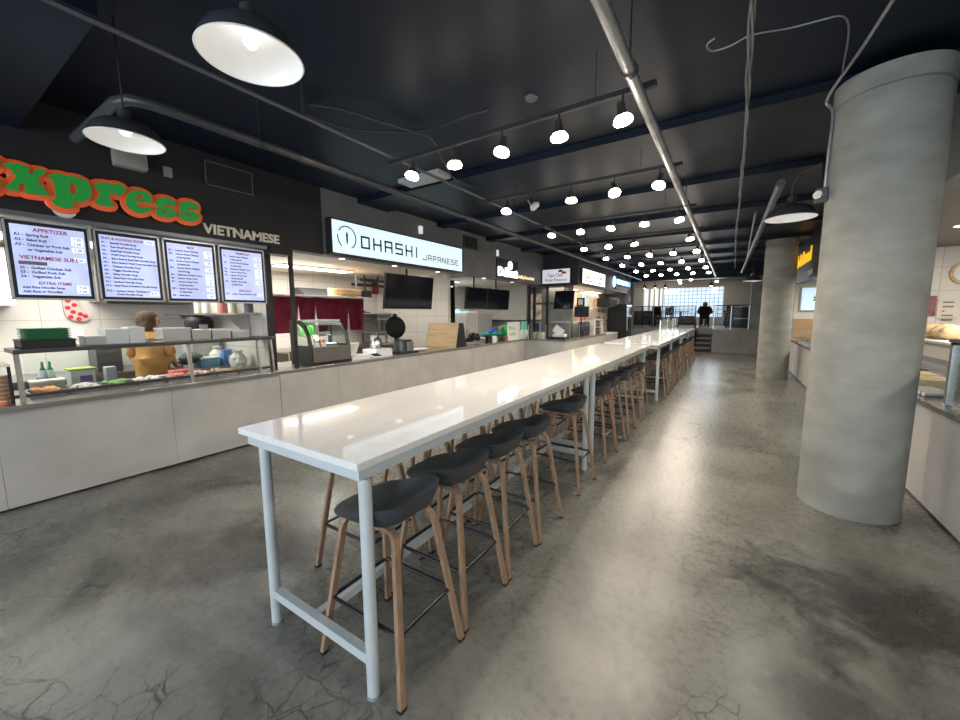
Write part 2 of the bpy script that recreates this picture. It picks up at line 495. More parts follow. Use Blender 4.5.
# far end: raised platform with a concrete knee wall, back wall and glass block window
PZ = 0.95
struct('wall_far', MB().span((-0.62, 18.7, 0), (4.6, 18.9, PZ)), CONC2)
struct('wall_far_left', MB().span((-3.78, 18.7, 0), (-1.26, 18.9, PZ)), CONC2)
struct('floor_2', MB().span((-8, 18.96, PZ-0.12), (-1.26, 24.0, PZ)).span((-1.26, 19.95, PZ-0.12), (-0.62, 24.0, PZ)).span((-0.62, 18.9, PZ-0.12), (4.6, 24.0, PZ)), CONC2)
struct('wall_stairhead', MB().span((-1.26, 19.96, 0), (-0.62, 20.02, PZ-0.12)), CONC2)
struct('wall_pier', MB().span((0.62, 18.9, PZ), (0.98, 19.3, 3.05)), CONC2)
WALLCREAM = mat('beige_wall_paint', (0.40, 0.38, 0.345), 0.7, var=0.06, scale=1.5)
struct('wall_end', MB().span((-8, 24.0, 0), (4.6, 24.2, PZ)).span((-8, 24.0, PZ), (-3.25, 24.2, CEIL)).span((-0.38, 24.0, PZ), (4.6, 24.2, CEIL)).span((-3.25, 24.0, PZ), (-0.38, 24.2, 1.42)).span((-3.25, 24.0, 2.99), (-0.38, 24.2, CEIL)), WALLCREAM)
struct('window_2', MB().span((-3.25, 24.04, 1.42), (-0.38, 24.14, 2.99)), block_glass())
struct('trim_28', MB().span((-8, 23.93, PZ), (-3.3, 24.0, 1.76)).span((-0.33, 23.93, PZ), (2.4, 24.0, 1.76)), mat('dark_wainscot', (0.03, 0.028, 0.03), 0.5))
PALE = glow('pale_daylit_pane', (0.74, 0.78, 0.84), 0.55)
for k, (a, b_) in enumerate(((-4.27, -4.04), (-3.92, -3.77), (-3.68, -3.52), (-3.41, -3.31))):
    struct('window_%d' % (k+3), MB().span((a, 23.97, 1.78), (b_, 24.0, 3.0)), PALE)
for k in range(4):
    pass
st = thing('platform_steps', 'dark steps with pale nosings rising beside the knee wall at the far end', 'steps', (-0.94, 19.2, 0))
for k in range(4):
    MB().span((-1.24, 18.62+0.26*k, 0.19*k+0.0), (-0.64, 19.9, 0.19*(k+1))).build('step', MATTE, st)
    MB().span((-1.23, 18.60+0.26*k, 0.19*(k+1)-0.035), (-0.65, 18.62+0.26*k, 0.19*(k+1))).build('nosing', mat('worn_nosing', (0.30, 0.30, 0.29), 0.5), st)

# columns
for (cx, cy, lab) in ((0.922, 4.343, 'thick round bare concrete column nearest the camera'), (0.947, 12.16, 'round bare concrete column farther down the aisle')):
    c = thing('concrete_column', lab, 'column', (cx, cy, 0), 'round concrete columns')
    MB().lathe([(0.325, 0), (0.325, 0.6), (0.325, 1.3), (0.325, 2.0), (0.325, 2.7), (0.325, 3.22)], (cx, cy, 0), 64).build('shaft', CONC, c, True)
    MB().lathe([(0.308, 3.22), (0.308, 3.25), (0.328, 3.255), (0.328, 3.395)], (cx, cy, 0), 64).build('collar', CONC, c, True)

# ================================================================= LONG TABLES
def table(name, label, x0, x1, y0, y1, top, legs_y, mids=()):
    t = thing(name, label, 'table', ((x0+x1)/2, (y0+y1)/2, 0), 'long white high tables')
    MB().span((x0, y0, top-0.032), (x1, y1, top)).build('tabletop', QUARTZ, t, False, 0.004)
    a = MB(); i = 0.03; zt = top-0.033
    a.span((x0+i, y0+i, zt-0.055), (x1-i, y0+i+0.04, zt)); a.span((x0+i, y1-i-0.04, zt-0.055), (x1-i, y1-i, zt))
    a.span((x0+i, y0+i+0.041, zt-0.055), (x0+i+0.04, y1-i-0.041, zt)); a.span((x1-i-0.04, y0+i+0.041, zt-0.055), (x1-i, y1-i-0.041, zt))
    a.build('apron', FRAME, t)
    for y in legs_y:
        for x in (x0+0.11, x1-0.045):
            lg = MB().tube([(x, y, 0.012), (x, y, zt-0.056)], 0.027, 20).build('leg', FRAME, t, True)
            MB().cyl((x, y, 0), 0.029, 0.014, 20).build('foot_cap', mat('grey_rubber', (0.25, 0.28, 0.29), 0.6), lg, True)
        MB().span((x0+0.11, y-0.02, 0.16), (x1-0.045, y+0.02, 0.205)).build('stretcher', FRAME, t)
    xm = (x0+x1)/2
    MB().span((xm-0.02, legs_y[0]+0.021, 0.162), (xm+0.02, legs_y[-1]-0.021, 0.203)).build('long_stretcher', FRAME, t)
    return t


table('high_table', 'long white quartz high table nearest the camera', -2.075, -1.165, 0.93, 4.02, 1.083, (1.0, 3.88))
table('high_table', 'long white high table second from the camera, continuing the first', -2.10, -1.175, 4.03, 7.35, 1.078, (4.13, 7.05))
table('high_table', 'long white high table third from the camera, set slightly to the right', -2.045, -1.045, 7.60, 11.5, 1.088, (7.78, 9.5, 11.35))
table('high_table', 'farthest long white high table with glass divider screens on it', -2.045, -1.045, 11.51, 15.55, 1.088, (11.65, 13.5, 15.4))

gd = thing('table_divider', 'low clear glass divider standing along the farthest white table', 'divider', (-1.67, 13.8, 1.089))
for k, y in enumerate((12.0, 13.4, 14.8, 15.4)):
    MB().span((-1.685, y-0.015, 1.089), (-1.655, y+0.015, 1.44)).build('post', mat('brushed_post', (0.6, 0.62, 0.63), 0.35, 0.7), gd)
for a, b_ in ((12.0, 13.4), (13.4, 14.8), (14.8, 15.4)):
    MB().span((-1.675, a+0.03, 1.11), (-1.665, b_-0.03, 1.41)).build('glass_pane', mat('green_tint_glass', (0.30, 0.35, 0.33), 0.15), gd)

# ================================================================= BAR STOOLS
def stool_proto():
    s = thing('bar_stool', '', 'stool', (0, 0, 0), 'black shell bar stools with oak legs')
    b = MB(); NA, NR = 40, 9
    def pt(a, r, low):
        ca, sa = math.cos(a), math.sin(a); n = 3.2
        k = (abs(ca)**n + abs(sa)**n)**(-1/n)
        x, y = 0.205*k*ca*r, 0.225*k*sa*r
        t = max(0.0, min(1.0, (ca+0.70)/1.3)); rise = t*t*(3-2*t)
        z = 0.742 + 0.078*rise*r**2.0 + 0.004*(1-rise)*r**3 - 0.010*max(0, -ca)*r**4
        if low:
            x *= 0.97; y *= 0.97
            z = min(z-0.008, 0.698 + 0.030*r**3.2 + 0.010*rise*r**5 + 0.05*rise*r**14)
        return (x, y, z)
    rows = []
    for low in (0, 1):
        g = [[b.bm.verts.new(pt(2*math.pi*i/NA, (j+1)/NR, low)) for i in range(NA)] for j in range(NR)]
        c = b.bm.verts.new(pt(0, 0, low))
        for i in range(NA):
            b.face([c, g[0][i], g[0][(i+1) % NA]])
            for j in range(NR-1): b.face([g[j][i], g[j+1][i], g[j+1][(i+1) % NA], g[j][(i+1) % NA]])
        rows.append(g[-1])
    for i in range(NA): b.face([rows[0][i], rows[1][i], rows[1][(i+1) % NA], rows[0][(i+1) % NA]])
    b.build('seat', SEAT, s, True)
    # two bent plywood hoops, each giving a front and a back leg
    for sy in (-1, 1):
        for sx in (-1, 1):
            pts = [(sx*0.262, sy*0.212, 0.008), (sx*0.232, sy*0.185, 0.22), (sx*0.20, sy*0.155, 0.45), (sx*0.176, sy*0.134, 0.615)]
            for k in range(1, 6):
                a = k/5*math.pi/2
                pts.append((sx*(0.172-0.055*(1-math.cos(a))), sy*(0.134-0.018*math.sin(a)), 0.625+0.066*math.sin(a)))
            pts.append((0.0, sy*0.115, 0.695))
            lg = MB().bar(pts, 0.034, 0.022, (0, 1, 0)).build('leg', OAK, s, False, 0.003)
            MB().box((sx*0.262, sy*0.212, 0.006), (0.026, 0.036, 0.012)).build('foot_pad', BLACK, lg)
    f = MB(); z = 0.285; ax, ay, r = 0.222, 0.178, 0.03
    pts = []
    for cx, cy, a0 in ((ax-r, ay-r, 0), (-ax+r, ay-r, 90), (-ax+r, -ay+r, 180), (ax-r, -ay+r, 270)):
        for k in range(4):
            a = math.radians(a0+30*k); pts.append((cx+r*math.cos(a), cy+r*math.sin(a), z))
    f.tube(pts+[pts[0]], 0.0095, 8, caps=False)
    f.build('footrest', BLACK, s, True)
    for ch in s.children_recursive:
        if ch.type == 'MESH':
            for v in ch.data.vertices: v.co.z *= 1.03
    return s


proto = stool_proto()
ORD = ['first', 'second', 'third', 'fourth', 'fifth', 'sixth', 'seventh', 'eighth', 'ninth', 'tenth', 'eleventh', 'twelfth', 'thirteenth', 'fourteenth', 'fifteenth', 'sixteenth', 'seventeenth', 'eighteenth', 'nineteenth', 'twentieth', 'twenty-first', 'twenty-second', 'twenty-third', 'twenty-fourth']
ry = [1.23, 1.71, 2.17, 2.63, 3.52, 4.43, 4.90, 5.50, 5.97, 6.54, 8.30, 8.80, 9.40, 9.98, 10.55, 11.1, 11.75, 12.3, 12.9, 13.5, 14.05, 14.65, 15.2]
first = True
for i, y in enumerate(ry):
    x = -1.322 if y < 7.4 else -1.235
    lab = 'black shell bar stool with oak legs, %s from the near end on the aisle side' % ORD[i]
    rz = random.uniform(-0.05, 0.05) if i else 0.0
    x += random.uniform(-0.012, 0.012) if i else 0.0
    if first: proto.location = (x, y, 0); proto['label'] = lab; first = False
    else: dup(proto, (x, y, 0), rz, lab)
ly = [1.62, 2.12, 2.62, 3.12, 3.62, 4.5, 5.0, 5.5, 6.0, 6.5, 8.4, 9.0, 9.8, 10.4, 11.0, 12.0, 12.6, 13.2, 14.0, 14.6]
for i, y in enumerate(ly):
    x = (-1.93 if y < 7.4 else -1.86) + random.uniform(-0.01, 0.01)
    dup(proto, (x, y, 0), math.pi+random.uniform(-0.06, 0.06), 'black shell bar stool with oak legs, %s from the near end on the counter side' % ORD[i])

# ================================================================= CEILING LIGHTS
BULB = glow('warm_lamp_face', (1.0, 0.88, 0.72), 22.0)
LAMPZ = 3.0
LX = [-2.65, -2.15, -1.66, -1.17, -0.71]
LY = [2.92, 4.56, 6.37, 8.09, 9.8, 11.5, 13.35, 15.1]
ROWN = ['nearest row', 'second row', 'third row', 'fourth row', 'fifth row', 'sixth row', 'seventh row', 'farthest row']
COLN = ['leftmost', 'second from left', 'middle', 'second from right', 'rightmost']


def lamp_light(parent, loc, power, color, r=0.05, cone=None):
    l = bpy.data.lights.new('bulb_light', 'SPOT' if cone else 'POINT'); l.energy = power; l.color = color; l.shadow_soft_size = r
    if cone: l.spot_size = math.radians(cone); l.spot_blend = 0.6
    o = bpy.data.objects.new('bulb_light', l); COL.objects.link(o); o.parent = parent; o.location = loc
    return o


def track_lamp(x, y, label, tilt, on=True, top=0.135, power=32):
    t = thing('track_spotlight', label, 'spotlight', (x, y, LAMPZ), 'warm track spotlights over the tables')
    d = Vector((math.sin(tilt[0]), math.sin(tilt[1]), -1)).normalized()
    b = Vector((x, y, LAMPZ))
    MB().tube([b+Vector((0, 0, 0.02))-d*0.02, b+Vector((0, 0, top))], 0.008, 8).build('stem', MATTE, t, True)
    MB().lathe([(0.026, 0), (0.030, 0.05), (0.046, 0.085)], b-d*0.085, 16, d).build('housing', MATTE, t, True)
    MB().lathe([(0.044, 0.0), (0.062, 0.022), (0.066, 0.040), (0.056, 0.056), (0.03, 0.064), (0.004, 0.066)], b-d*0.002, 18, d).build('lamp_face', BULB if on else mat('unlit_lamp_face', (0.5, 0.5, 0.48), 0.2), t, True)
    if on:
        lamp_light(t, d*0.12, power, (1.0, 0.87, 0.72), 0.045, 155).rotation_euler = d.to_track_quat('-Z', 'Y').to_euler()
    return t


rail_m = MATTE
for j, y in enumerate(LY):
    r = MB().span((-2.95, y-0.017, LAMPZ+0.13), (-0.5, y+0.017, LAMPZ+0.165))
    t = thing('lighting_track', 'black ceiling track carrying the %s of warm spotlights' % ROWN[j], 'lighting track', (-1.7, y, LAMPZ+0.13), 'black lighting tracks')
    r.build('rail', MATTE, t)
    for x in (-2.4, -0.9): MB().tube([(x, y, LAMPZ+0.165), (x, y, CEIL)], 0.0025, 6).build('hanger', MATTE, t)
    for i, x in enumerate(LX):
        if (j, i) == (3, 3): continue
        off = (j, i) == (1, 1)
        xx = -2.53 if (j, i) == (1, 0) else x
        lab = 'warm lit track spotlight, %s in the %s' % (COLN[i], ROWN[j])
        if off: lab = 'track spotlight turned sideways with bare lamp, second from left in the second row'
        track_lamp(xx, y, lab, (random.uniform(-.25, .25), random.uniform(-.25, .25)) if not off else (0.9, 0.2), not off)

# big enamel pendants
ENAM = mat('white_enamel_inside', (0.80, 0.80, 0.80), 0.35)


def pendant(x, y, z, r, label, power, down=8, on=True, cord=True):
    t = thing('dome_pendant', label, 'pendant lamp', (x, y, z), 'black dome pendant lamps')
    prof = [(1.0, 0.0), (0.985, 0.06), (0.93, 0.20), (0.83, 0.36), (0.66, 0.50), (0.42, 0.60), (0.20, 0.64)]
    MB().lathe([(a*r, h*r) for a, h in prof]+[(0.17*r, 0.72*r), (0.17*r, 0.97*r), (0.05*r, 1.0*r), (0.001, 1.0*r)], (x, y, z), 48, closed=False).build('shade', mat('dark_enamel', (0.035, 0.036, 0.04), 0.3), t, True)
    MB().lathe([(a*r*0.985, h*r-0.004+0.002) for a, h in prof], (x, y, z), 48, closed=False).build('inner_reflector', ENAM, t, True)
    MB().lathe([(0.99*r, -0.004), (1.01*r, 0.0), (0.99*r, 0.006)], (x, y, z), 48, closed=False).build('rim', ENAM, t, True)
    if on:
        MB().ball((x, y, z+0.40*r), 0.17*r, 1, 1, 1.3).build('bulb', glow('white_bulb', (1.0, 0.95, 0.88), 6), t, True)
        lamp_light(t, (0, 0, 0.12*r), power, (1.0, 0.94, 0.86), 0.04)
    else:
        MB().ball((x, y, z+0.36*r), 0.17*r, 1, 1, 1.2).build('bulb', mat('frosted_bulb', (0.7, 0.7, 0.7), 0.3), t, True)
    if on: lamp_light(t, (0, 0, -0.012), down, (1.0, 0.94, 0.86), 0.05, 150)
    if cord: MB().tube([(x, y, z+r), (x, y, CEIL)], 0.005, 8).build('stem', MATTE, t, True)
    return t


pendant(-1.80, 0.985, 2.75, 0.205, 'large black dome pendant lamp lit at the top left, nearest the camera', 0.13, 10)
pendant(-3.29, 0.965, 2.75, 0.195, 'black dome pendant lamp hanging before the express sign', 0.12, 8)
pl = pendant(0.45, 5.15, 2.6, 0.215, 'black dome pendant lamp beside the nearest concrete column', 0.16, 16, cord=False)
pendant(0.435, 13.1, 2.5, 0.22, 'small far dome pendant lamp beside the farther concrete column', 0.16, 12)

# ================================================================= PIPES AND CABLES UNDER THE CEILING
p = thing('ceiling_pipe', 'fat grey pipe running under the ceiling above the left stalls', 'pipe', (-3.44, 9.5, 3.1))
MB().tube([(-4.6, 1.02, 3.1), (-3.62, 1.02, 3.1), (-3.50, 1.06, 3.1), (-3.45, 1.16, 3.1), (-3.44, 1.3, 3.1), (-3.44, 18.4, 3.1)], 0.036, 16).build('pipe', mat('painted_pipe', (0.06, 0.064, 0.072), 0.40, 0.3, var=0.2, scale=4), p, True)
for y in (1.9, 4.9, 7.6, 11.0, 14.5):
    MB().tube([(-3.44, y, 3.14), (-3.44, y, CEIL)], 0.006, 6).lathe([(0.041, -0.02), (0.041, 0.02)], (-3.44, y, 3.1), 16, (0, 1, 0)).build('hanger', MATTE, p)
MB().tube([(-3.44, 2.25, 3.1), (-3.44, 2.37, 3.1)], 0.044, 16).build('coupling', DSTEEL, p, True)
p = thing('ceiling_pipe', 'straight galvanised pipe running down the middle of the ceiling', 'pipe', (-0.6, 8.0, 3.1))
MB().tube([(-0.6, -3, 3.1), (-0.6, 18.2, 3.1)], 0.036, 16).build('pipe', GALV, p, True)
for y in (2.6, 6.0, 9.2, 12.5): MB().tube([(-0.6, y, 3.14), (-0.6, y, CEIL)], 0.006, 6).lathe([(0.047, -0.02), (0.047, 0.02)], (-0.6, y, 3.1), 16, (0, 1, 0)).build('hanger', DSTEEL, p)
p = thing('conduit', 'thin dark conduit beside the fat grey pipe', 'pipe', (-2.92, 9, 3.2))
MB().tube([(-2.92, -2, 3.2), (-2.92, 17.5, 3.2)], 0.016, 10).build('pipe', mat('dull_conduit', (0.09, 0.095, 0.105), 0.5, 0.2), p, True)
for y in (1.97, 5.5, 9): MB().tube([(-2.92, y, 3.215), (-2.92, y, CEIL)], 0.012, 8).build('hanger', MATTE, p)
one('ceiling_pipe', MB().tube([at_z(781, 183, 3.15), at_z(742, 272, 3.15)], 0.045, 12), mat('dull_conduit', (0, 0, 0)), 'short dark pipe under the ceiling left of the dome lamp by the column', 'pipe', None, True)
one('conduit', MB().tube([at_z(756, 212, 3.2), at_z(745, 270, 3.2)], 0.022, 10), mat('dull_conduit', (0, 0, 0)), 'thinner short conduit left of the short dark pipe', 'pipe', None, True)
# twisted silver cable bundle
cbm = MB()
y0, y1 = at_z(747, 1, 3.28).y, at_z(733, 268, 3.28).y
for s in range(3):
    pts = []
    for k in range(90):
        t = k/89; y = y0+(y1-y0)*t
        a = t*60+s*2.1; rr = 0.010+0.006*math.sin(t*30+s)
        pts.append((0.0+0.012*math.sin(t*9)+rr*math.cos(a), y, 3.28+rr*math.sin(a)-0.02*abs(math.sin(t*14))))
    cbm.tube(pts, 0.007, 6)
one('cable_bundle', cbm, mat('silver_cable', (0.34, 0.35, 0.36), 0.35, 0.7), 'twisted silver cable bundle strung under the ceiling', 'cable', None, True)
one('loose_cable', MB().tube(curvy([at_z(*q, 3.36) for q in ((715, 38), (707, 45), (712, 51), (730, 46), (752, 35), (790, 28), (825, 19), (840, 16), (848, 22), (848, 40), (844, 62), (842, 76))]), 0.005, 6), mat('silver_cable', (0, 0, 0)), 'loose grey cable looping from the ceiling towards the nearest column', 'cable', None, True)
q0 = Vector((0.922, 4.343, 0)); 
def colpt(a, z, r=0.34): return q0+Vector((r*math.cos(math.radians(a)), r*math.sin(math.radians(a)), z))
cd = thing('column_conduit', 'thin steel conduit with junction box running down the nearest column', 'conduit', tuple(colpt(186, 2.5)))
MB().tube(curvy([at_z(893, 0, 3.40), at_z(862, 48, 3.38), colpt(192, 3.33, 0.39), colpt(189, 3.22), colpt(187, 2.9), colpt(186, 2.66)]), 0.011, 8).build('tube', GALV, cd, True)
MB().tube([Vector((0.45, 5.15, 2.6+0.21)), Vector((0.45, 5.15, 2.92)), Vector((0.50, 5.05, 3.0)), Vector((0.62, 4.75, 2.98)), colpt(175, 2.66, 0.34)], 0.012, 8).build('arm', MATTE, pl, True)
c0 = colpt(186, 2.60, 0.36)
MB().box(c0, (0.08, 0.07, 0.11)).build('junction_box', DSTEEL, cd, False, 0.006)
MB().cyl(c0+Vector((-0.02, -0.06, -0.01)), 0.032, 0.03, 16, (-0.5, -0.85, 0)).build('cover', GALV, cd, True)
# black flexible hoses near the first lamp row
for k, (pp, lab) in enumerate(((((310, 105), (345, 110), (375, 120), (412, 131), (432, 140), (445, 165), (460, 182), (500, 190)), 'black flexible cable drooping across the ceiling to the first lamp row'),
                               (((306, 115), (335, 125), (370, 131), (412, 132)), 'second black cable drooping below the longer one'),
                               (((412, 131), (440, 126), (470, 115), (490, 108)), 'black cable running from the droop towards the ceiling sprinkler'))):
    zz = [CEIL-0.03 if i in (0, len(pp)-1) else CEIL-0.10 for i in range(len(pp))]
    one('black_cable', MB().tube(curvy([at_z(q[0], q[1], zz[i]) for i, q in enumerate(pp)]), 0.010, 6), MATTE, lab, 'cable', None, True)
q = at_z(531, 97, CEIL); one('smoke_detector', MB().lathe([(0.035, -0.03), (0.055, -0.012), (0.055, 0)], q, 20), mat('pale_detector', (0.08, 0.085, 0.10), 0.5), 'small round ceiling detector near the first lamp row', 'detector', None, True)
one('ceiling_vent', MB().span((-3.9, 4.0, CEIL-0.05), (-3.2, 4.26, CEIL)), mat('vent_white', (0.42, 0.44, 0.47), 0.5), 'pale rectangular ceiling vent above the fat pipe', 'vent')

# ================================================================= LEFT STALLS: COUNTERS
TOP = 0.905


def counter(label, y0, y1, xf=FX, depth=0.72, ledge=0.05, step=1.25, metal=True, xback=None):
    t = thing('service_counter', label, 'counter', (xf-depth/2, (y0+y1)/2, 0), 'panelled service counters of the left stalls')
    y = y0; n = max(1, round((y1-y0)/step)); s = (y1-y0)/n
    for k in range(n):
        MB().span((xf-0.03, y0+k*s+0.0012, 0.025), (xf, y0+(k+1)*s-0.0012, TOP-0.04)).build('front_panel', COUNTER, t)
    MB().span((xf-depth, y0, 0.02), (xf-0.03, y1, TOP-0.041)).build('carcass', DSTEEL, t)
    MB().span((xf-depth, y0, TOP-0.04), (xf+ledge, y1, TOP)).build('worktop', STEEL if metal else mat('grey_stone_top', (0.20, 0.195, 0.185), 0.25), t, False, 0.004)
    MB().span((xf-depth, y0, 0), (xf-0.06, y1, 0.02)).build('plinth', MATTE, t)
    return t


counter('long pale panelled counter below the menu screens and sneeze guard', -3.2, 2.84, depth=1.0)
counter('pale panelled counter carrying the display case and waffle maker', 2.845, 7.5, depth=0.93, step=0.93, ledge=0.02)
counter('pale panelled counter between the board stand and the corner guard', 7.505, 10.25, step=0.9, ledge=0.02, metal=False)
# corner counter of the persian stall
c4 = thing('service_counter', 'pale corner counter jutting into the aisle under the white hanging sign', 'counter', (-4.4, 12.4, 0), 'panelled service counters of the left stalls')
MB().span((-5.05, 10.26, 0.025), (-3.85, 10.29, TOP-0.04)).build('side_panel', COUNTER, c4)
for k in range(4): MB().span((-3.88, 10.292+k*1.06, 0.025), (-3.85, 10.292+(k+1)*1.06-0.006, TOP-0.04)).build('front_panel', COUNTER, c4)
MB().span((-5.05, 10.29, 0.0), (-3.88, 10.95, TOP-0.041)).span((-4.55, 10.95, 0.0), (-3.88, 14.53, TOP-0.041)).build('carcass', DSTEEL, c4)
MB().span((-5.05, 10.25, TOP-0.04), (-3.83, 10.95, TOP)).span((-4.55, 10.95, TOP-0.04), (-3.83, 14.53, TOP)).build('worktop', mat('grey_stone_top', (0, 0, 0)), c4)
c5 = thing('service_counter', 'short pale counter end beside the tall black fridge', 'counter', (-4.2, 15.5, 0), 'panelled service counters of the left stalls')
MB().span((-3.88, 14.56, 0.0), (-3.85, 16.3, TOP-0.06)).build('front_panel', COUNTER, c5)
MB().span((-4.55, 14.56, 0.0), (-3.88, 16.3, TOP-0.06)).build('carcass', DSTEEL, c5)
MB().span((-4.55, 14.56, TOP-0.06), (-3.84, 16.3, TOP-0.02)).build('worktop', WHITE, c5)

# ================================================================= STALL 1: EXPRESS
# letters traced as plain outlines on the sign plane
SX = -5.035


def tr(pts, k, ox, oy):
    out = []
    for a, b in pts:
        q = at_x(ox+a/k, oy+b/k, SX+0.06); out.append((q.y, q.z))
    return out


def chaikin(p, n=2):
    for _ in range(n):
        p = [q for i in range(len(p)) for q in ((0.75*p[i][0]+0.25*p[(i+1) % len(p)][0], 0.75*p[i][1]+0.25*p[(i+1) % len(p)][1]),
                                                (0.25*p[i][0]+0.75*p[(i+1) % len(p)][0], 0.25*p[i][1]+0.75*p[(i+1) % len(p)][1]))]
    return p


S_ = [(750, 290), (770, 275), (800, 277), (825, 285), (840, 295), (838, 318), (818, 320), (800, 303), (788, 306), (795, 320), (832, 332), (849, 348), (840, 367), (812, 376), (778, 371), (755, 360), (743, 342), (752, 326), (775, 333), (788, 352), (804, 350), (797, 340), (760, 324), (746, 308)]
GL = {
    'x': ([(20, 235), (60, 222), (130, 222), (200, 235), (270, 262), (280, 275), (270, 300), (285, 325), (310, 330), (330, 310), (328, 285), (350, 278), (420, 290), (443, 302), (435, 325), (400, 335), (380, 350), (352, 385), (370, 410), (440, 490), (472, 515), (465, 530), (400, 530), (330, 520), (250, 510), (230, 490), (245, 460), (235, 425), (205, 410), (178, 425), (172, 450), (185, 475), (170, 488), (110, 482), (50, 462), (40, 440), (80, 430), (110, 410), (155, 355), (130, 315), (80, 265), (28, 245)], [], 9.6),
    'p': ([(465, 345), (500, 325), (560, 325), (625, 335), (655, 350), (700, 350), (760, 360), (820, 385), (860, 430), (877, 490), (870, 540), (840, 580), (780, 600), (720, 597), (690, 590), (680, 600), (690, 620), (720, 640), (710, 660), (660, 660), (590, 650), (520, 620), (495, 590), (500, 575), (525, 575), (535, 540), (525, 460), (515, 400), (500, 375), (472, 362)], [(668, 410), (700, 412), (730, 440), (740, 480), (730, 515), (700, 525), (672, 515), (660, 470)], 9.6),
    'r': ([(450, 215), (470, 204), (515, 205), (535, 215), (550, 210), (580, 214), (602, 228), (602, 248), (585, 264), (560, 267), (546, 252), (530, 255), (522, 275), (530, 297), (548, 307), (545, 322), (500, 319), (465, 307), (448, 295), (470, 285), (478, 260), (470, 235), (452, 228)], [], 4.8),
    'e': ([(604, 285), (612, 258), (640, 240), (685, 243), (720, 263), (734, 290), (722, 302), (660, 296), (652, 304), (662, 322), (690, 328), (722, 318), (732, 328), (708, 348), (668, 354), (630, 338), (608, 312)], [(650, 282), (655, 264), (675, 261), (692, 275), (682, 285)], 4.8),
    's': (S_, [], 4.8),
    'S': ([(a+112, b+18) for a, b in S_], [], 4.8),
    'E': ([(-165, 150), (-60, 150), (-5, 165), (2, 178), (-8, 215), (-30, 212), (-50, 185), (-90, 180), (-95, 210), (-70, 212), (-55, 225), (-60, 250), (-95, 245), (-90, 275), (-50, 280), (-25, 262), (0, 268), (3, 290), (-10, 325), (-60, 325), (-165, 300), (-168, 280), (-145, 275), (-140, 185), (-165, 172)], [], 4.8),
}
gx = thing('express_sign', 'large orange and green express lettering on the black fascia above the menu screens', 'sign', (SX, 1.3, 2.6))
ORANGE = mat('sign_orange', (0.90, 0.13, 0.035), 0.4, emit=0.12)
GREEN = mat('sign_green', (0.02, 0.36, 0.06), 0.4, emit=0.10)
bk = MB(); gl = []
GL['E'] = ([(a, b-78) for a, b in GL['E'][0]], [], 4.8)
for n, (o_, h_, k) in GL.items():
    ol = chaikin(tr(o_, k, 0, 140)); hl = chaikin(tr(h_, k, 0, 140)) if h_ else None
    d = 0.0 + 0.002*len(gl)
    bk.prism([ol], (SX+0.005+d, 0, 0), YV, ZV, 0.03)
    pts = [(SX+0.02+d, a, b) for a, b in ol]
    bk.tube(pts+[pts[0]], 0.040, 8, caps=False, squash=(0.35, 1, 1))
    gl.append(([ol, hl] if hl else [ol], n))
bk.build('outline', ORANGE, gx)
for loops, n in gl:
    MB().prism(loops, (SX+0.05, 0, 0), YV, ZV, 0.022).build('letter', GREEN, gx)
q = at_x(65, 214, SX); MB().lathe([(0.075, 0), (0.075, 0.04)], (SX-0.02, q.y, q.z+0.04), 20, (1, 0, 0)).build('lamp_disc', WHITE, gx, True)

vt = MB(); q = at_x(203.5, 236, FX+0.012); q2 = at_x(279.5, 245, FX+0.012)
text_mb(vt, 'VIETNAMESE', 0.150, (FX+0.002, q.y, 2.582), YV, ZV, 0.02, bold=0.004)
ys = [v.co.y for v in vt.bm.verts]; k = (q2.y-q.y)/(max(ys)-min(ys))
for v in vt.bm.verts: v.co.y = q.y+(v.co.y-min(ys))*k
one('vietnamese_lettering', vt, mat('cream_letters', (0.88, 0.78, 0.62), 0.5), 'raised cream lettering VIETNAMESE on the charcoal fascia', 'sign')

# menu screens
edges_px = [(8, 93.5), (97, 162), (164.5, 217), (219.5, 265)]
MENU = [
 ([('APPETIZER', .30, .93, .06)], ['A1 -   Spring Roll', 'A2 -   Salad Roll', 'A3 -   Chicken or Pork Sub', '          or Vegetable Sub'], [('VIETNAMESE SUBS', .14, .575, .055)], ['S2 -  Grilled Chicken Sub', 'S3 -  Grilled Pork Sub', 'S4 -  Vegetable Sub'], [('EXTRA ITEMS', .34, .235, .04)], ['Add Rice Noodle Soup', 'Add Rice or Noodles']),
]
SCRN = mat('menu_screen_lit', (0.50, 0.56, 0.86), 0.3, emit=0.62, var=0.16, scale=3.0)
INK = mat('menu_ink_blue', (0.02, 0.025, 0.10), 0.6); RED = mat('menu_ink_red', (0.50, 0.02, 0.08), 0.6); SILV = mat('silver_bezel', (0.60, 0.66, 0.72), 0.3, 0.6)
ORDM = ['leftmost lit menu screen headed APPETIZER', 'second lit menu screen from the left, headed PHO & NOODLE SOUP', 'third lit menu screen from the left listing rice dishes', 'rightmost lit menu screen with a SPECIALS line']
SX2 = -5.14
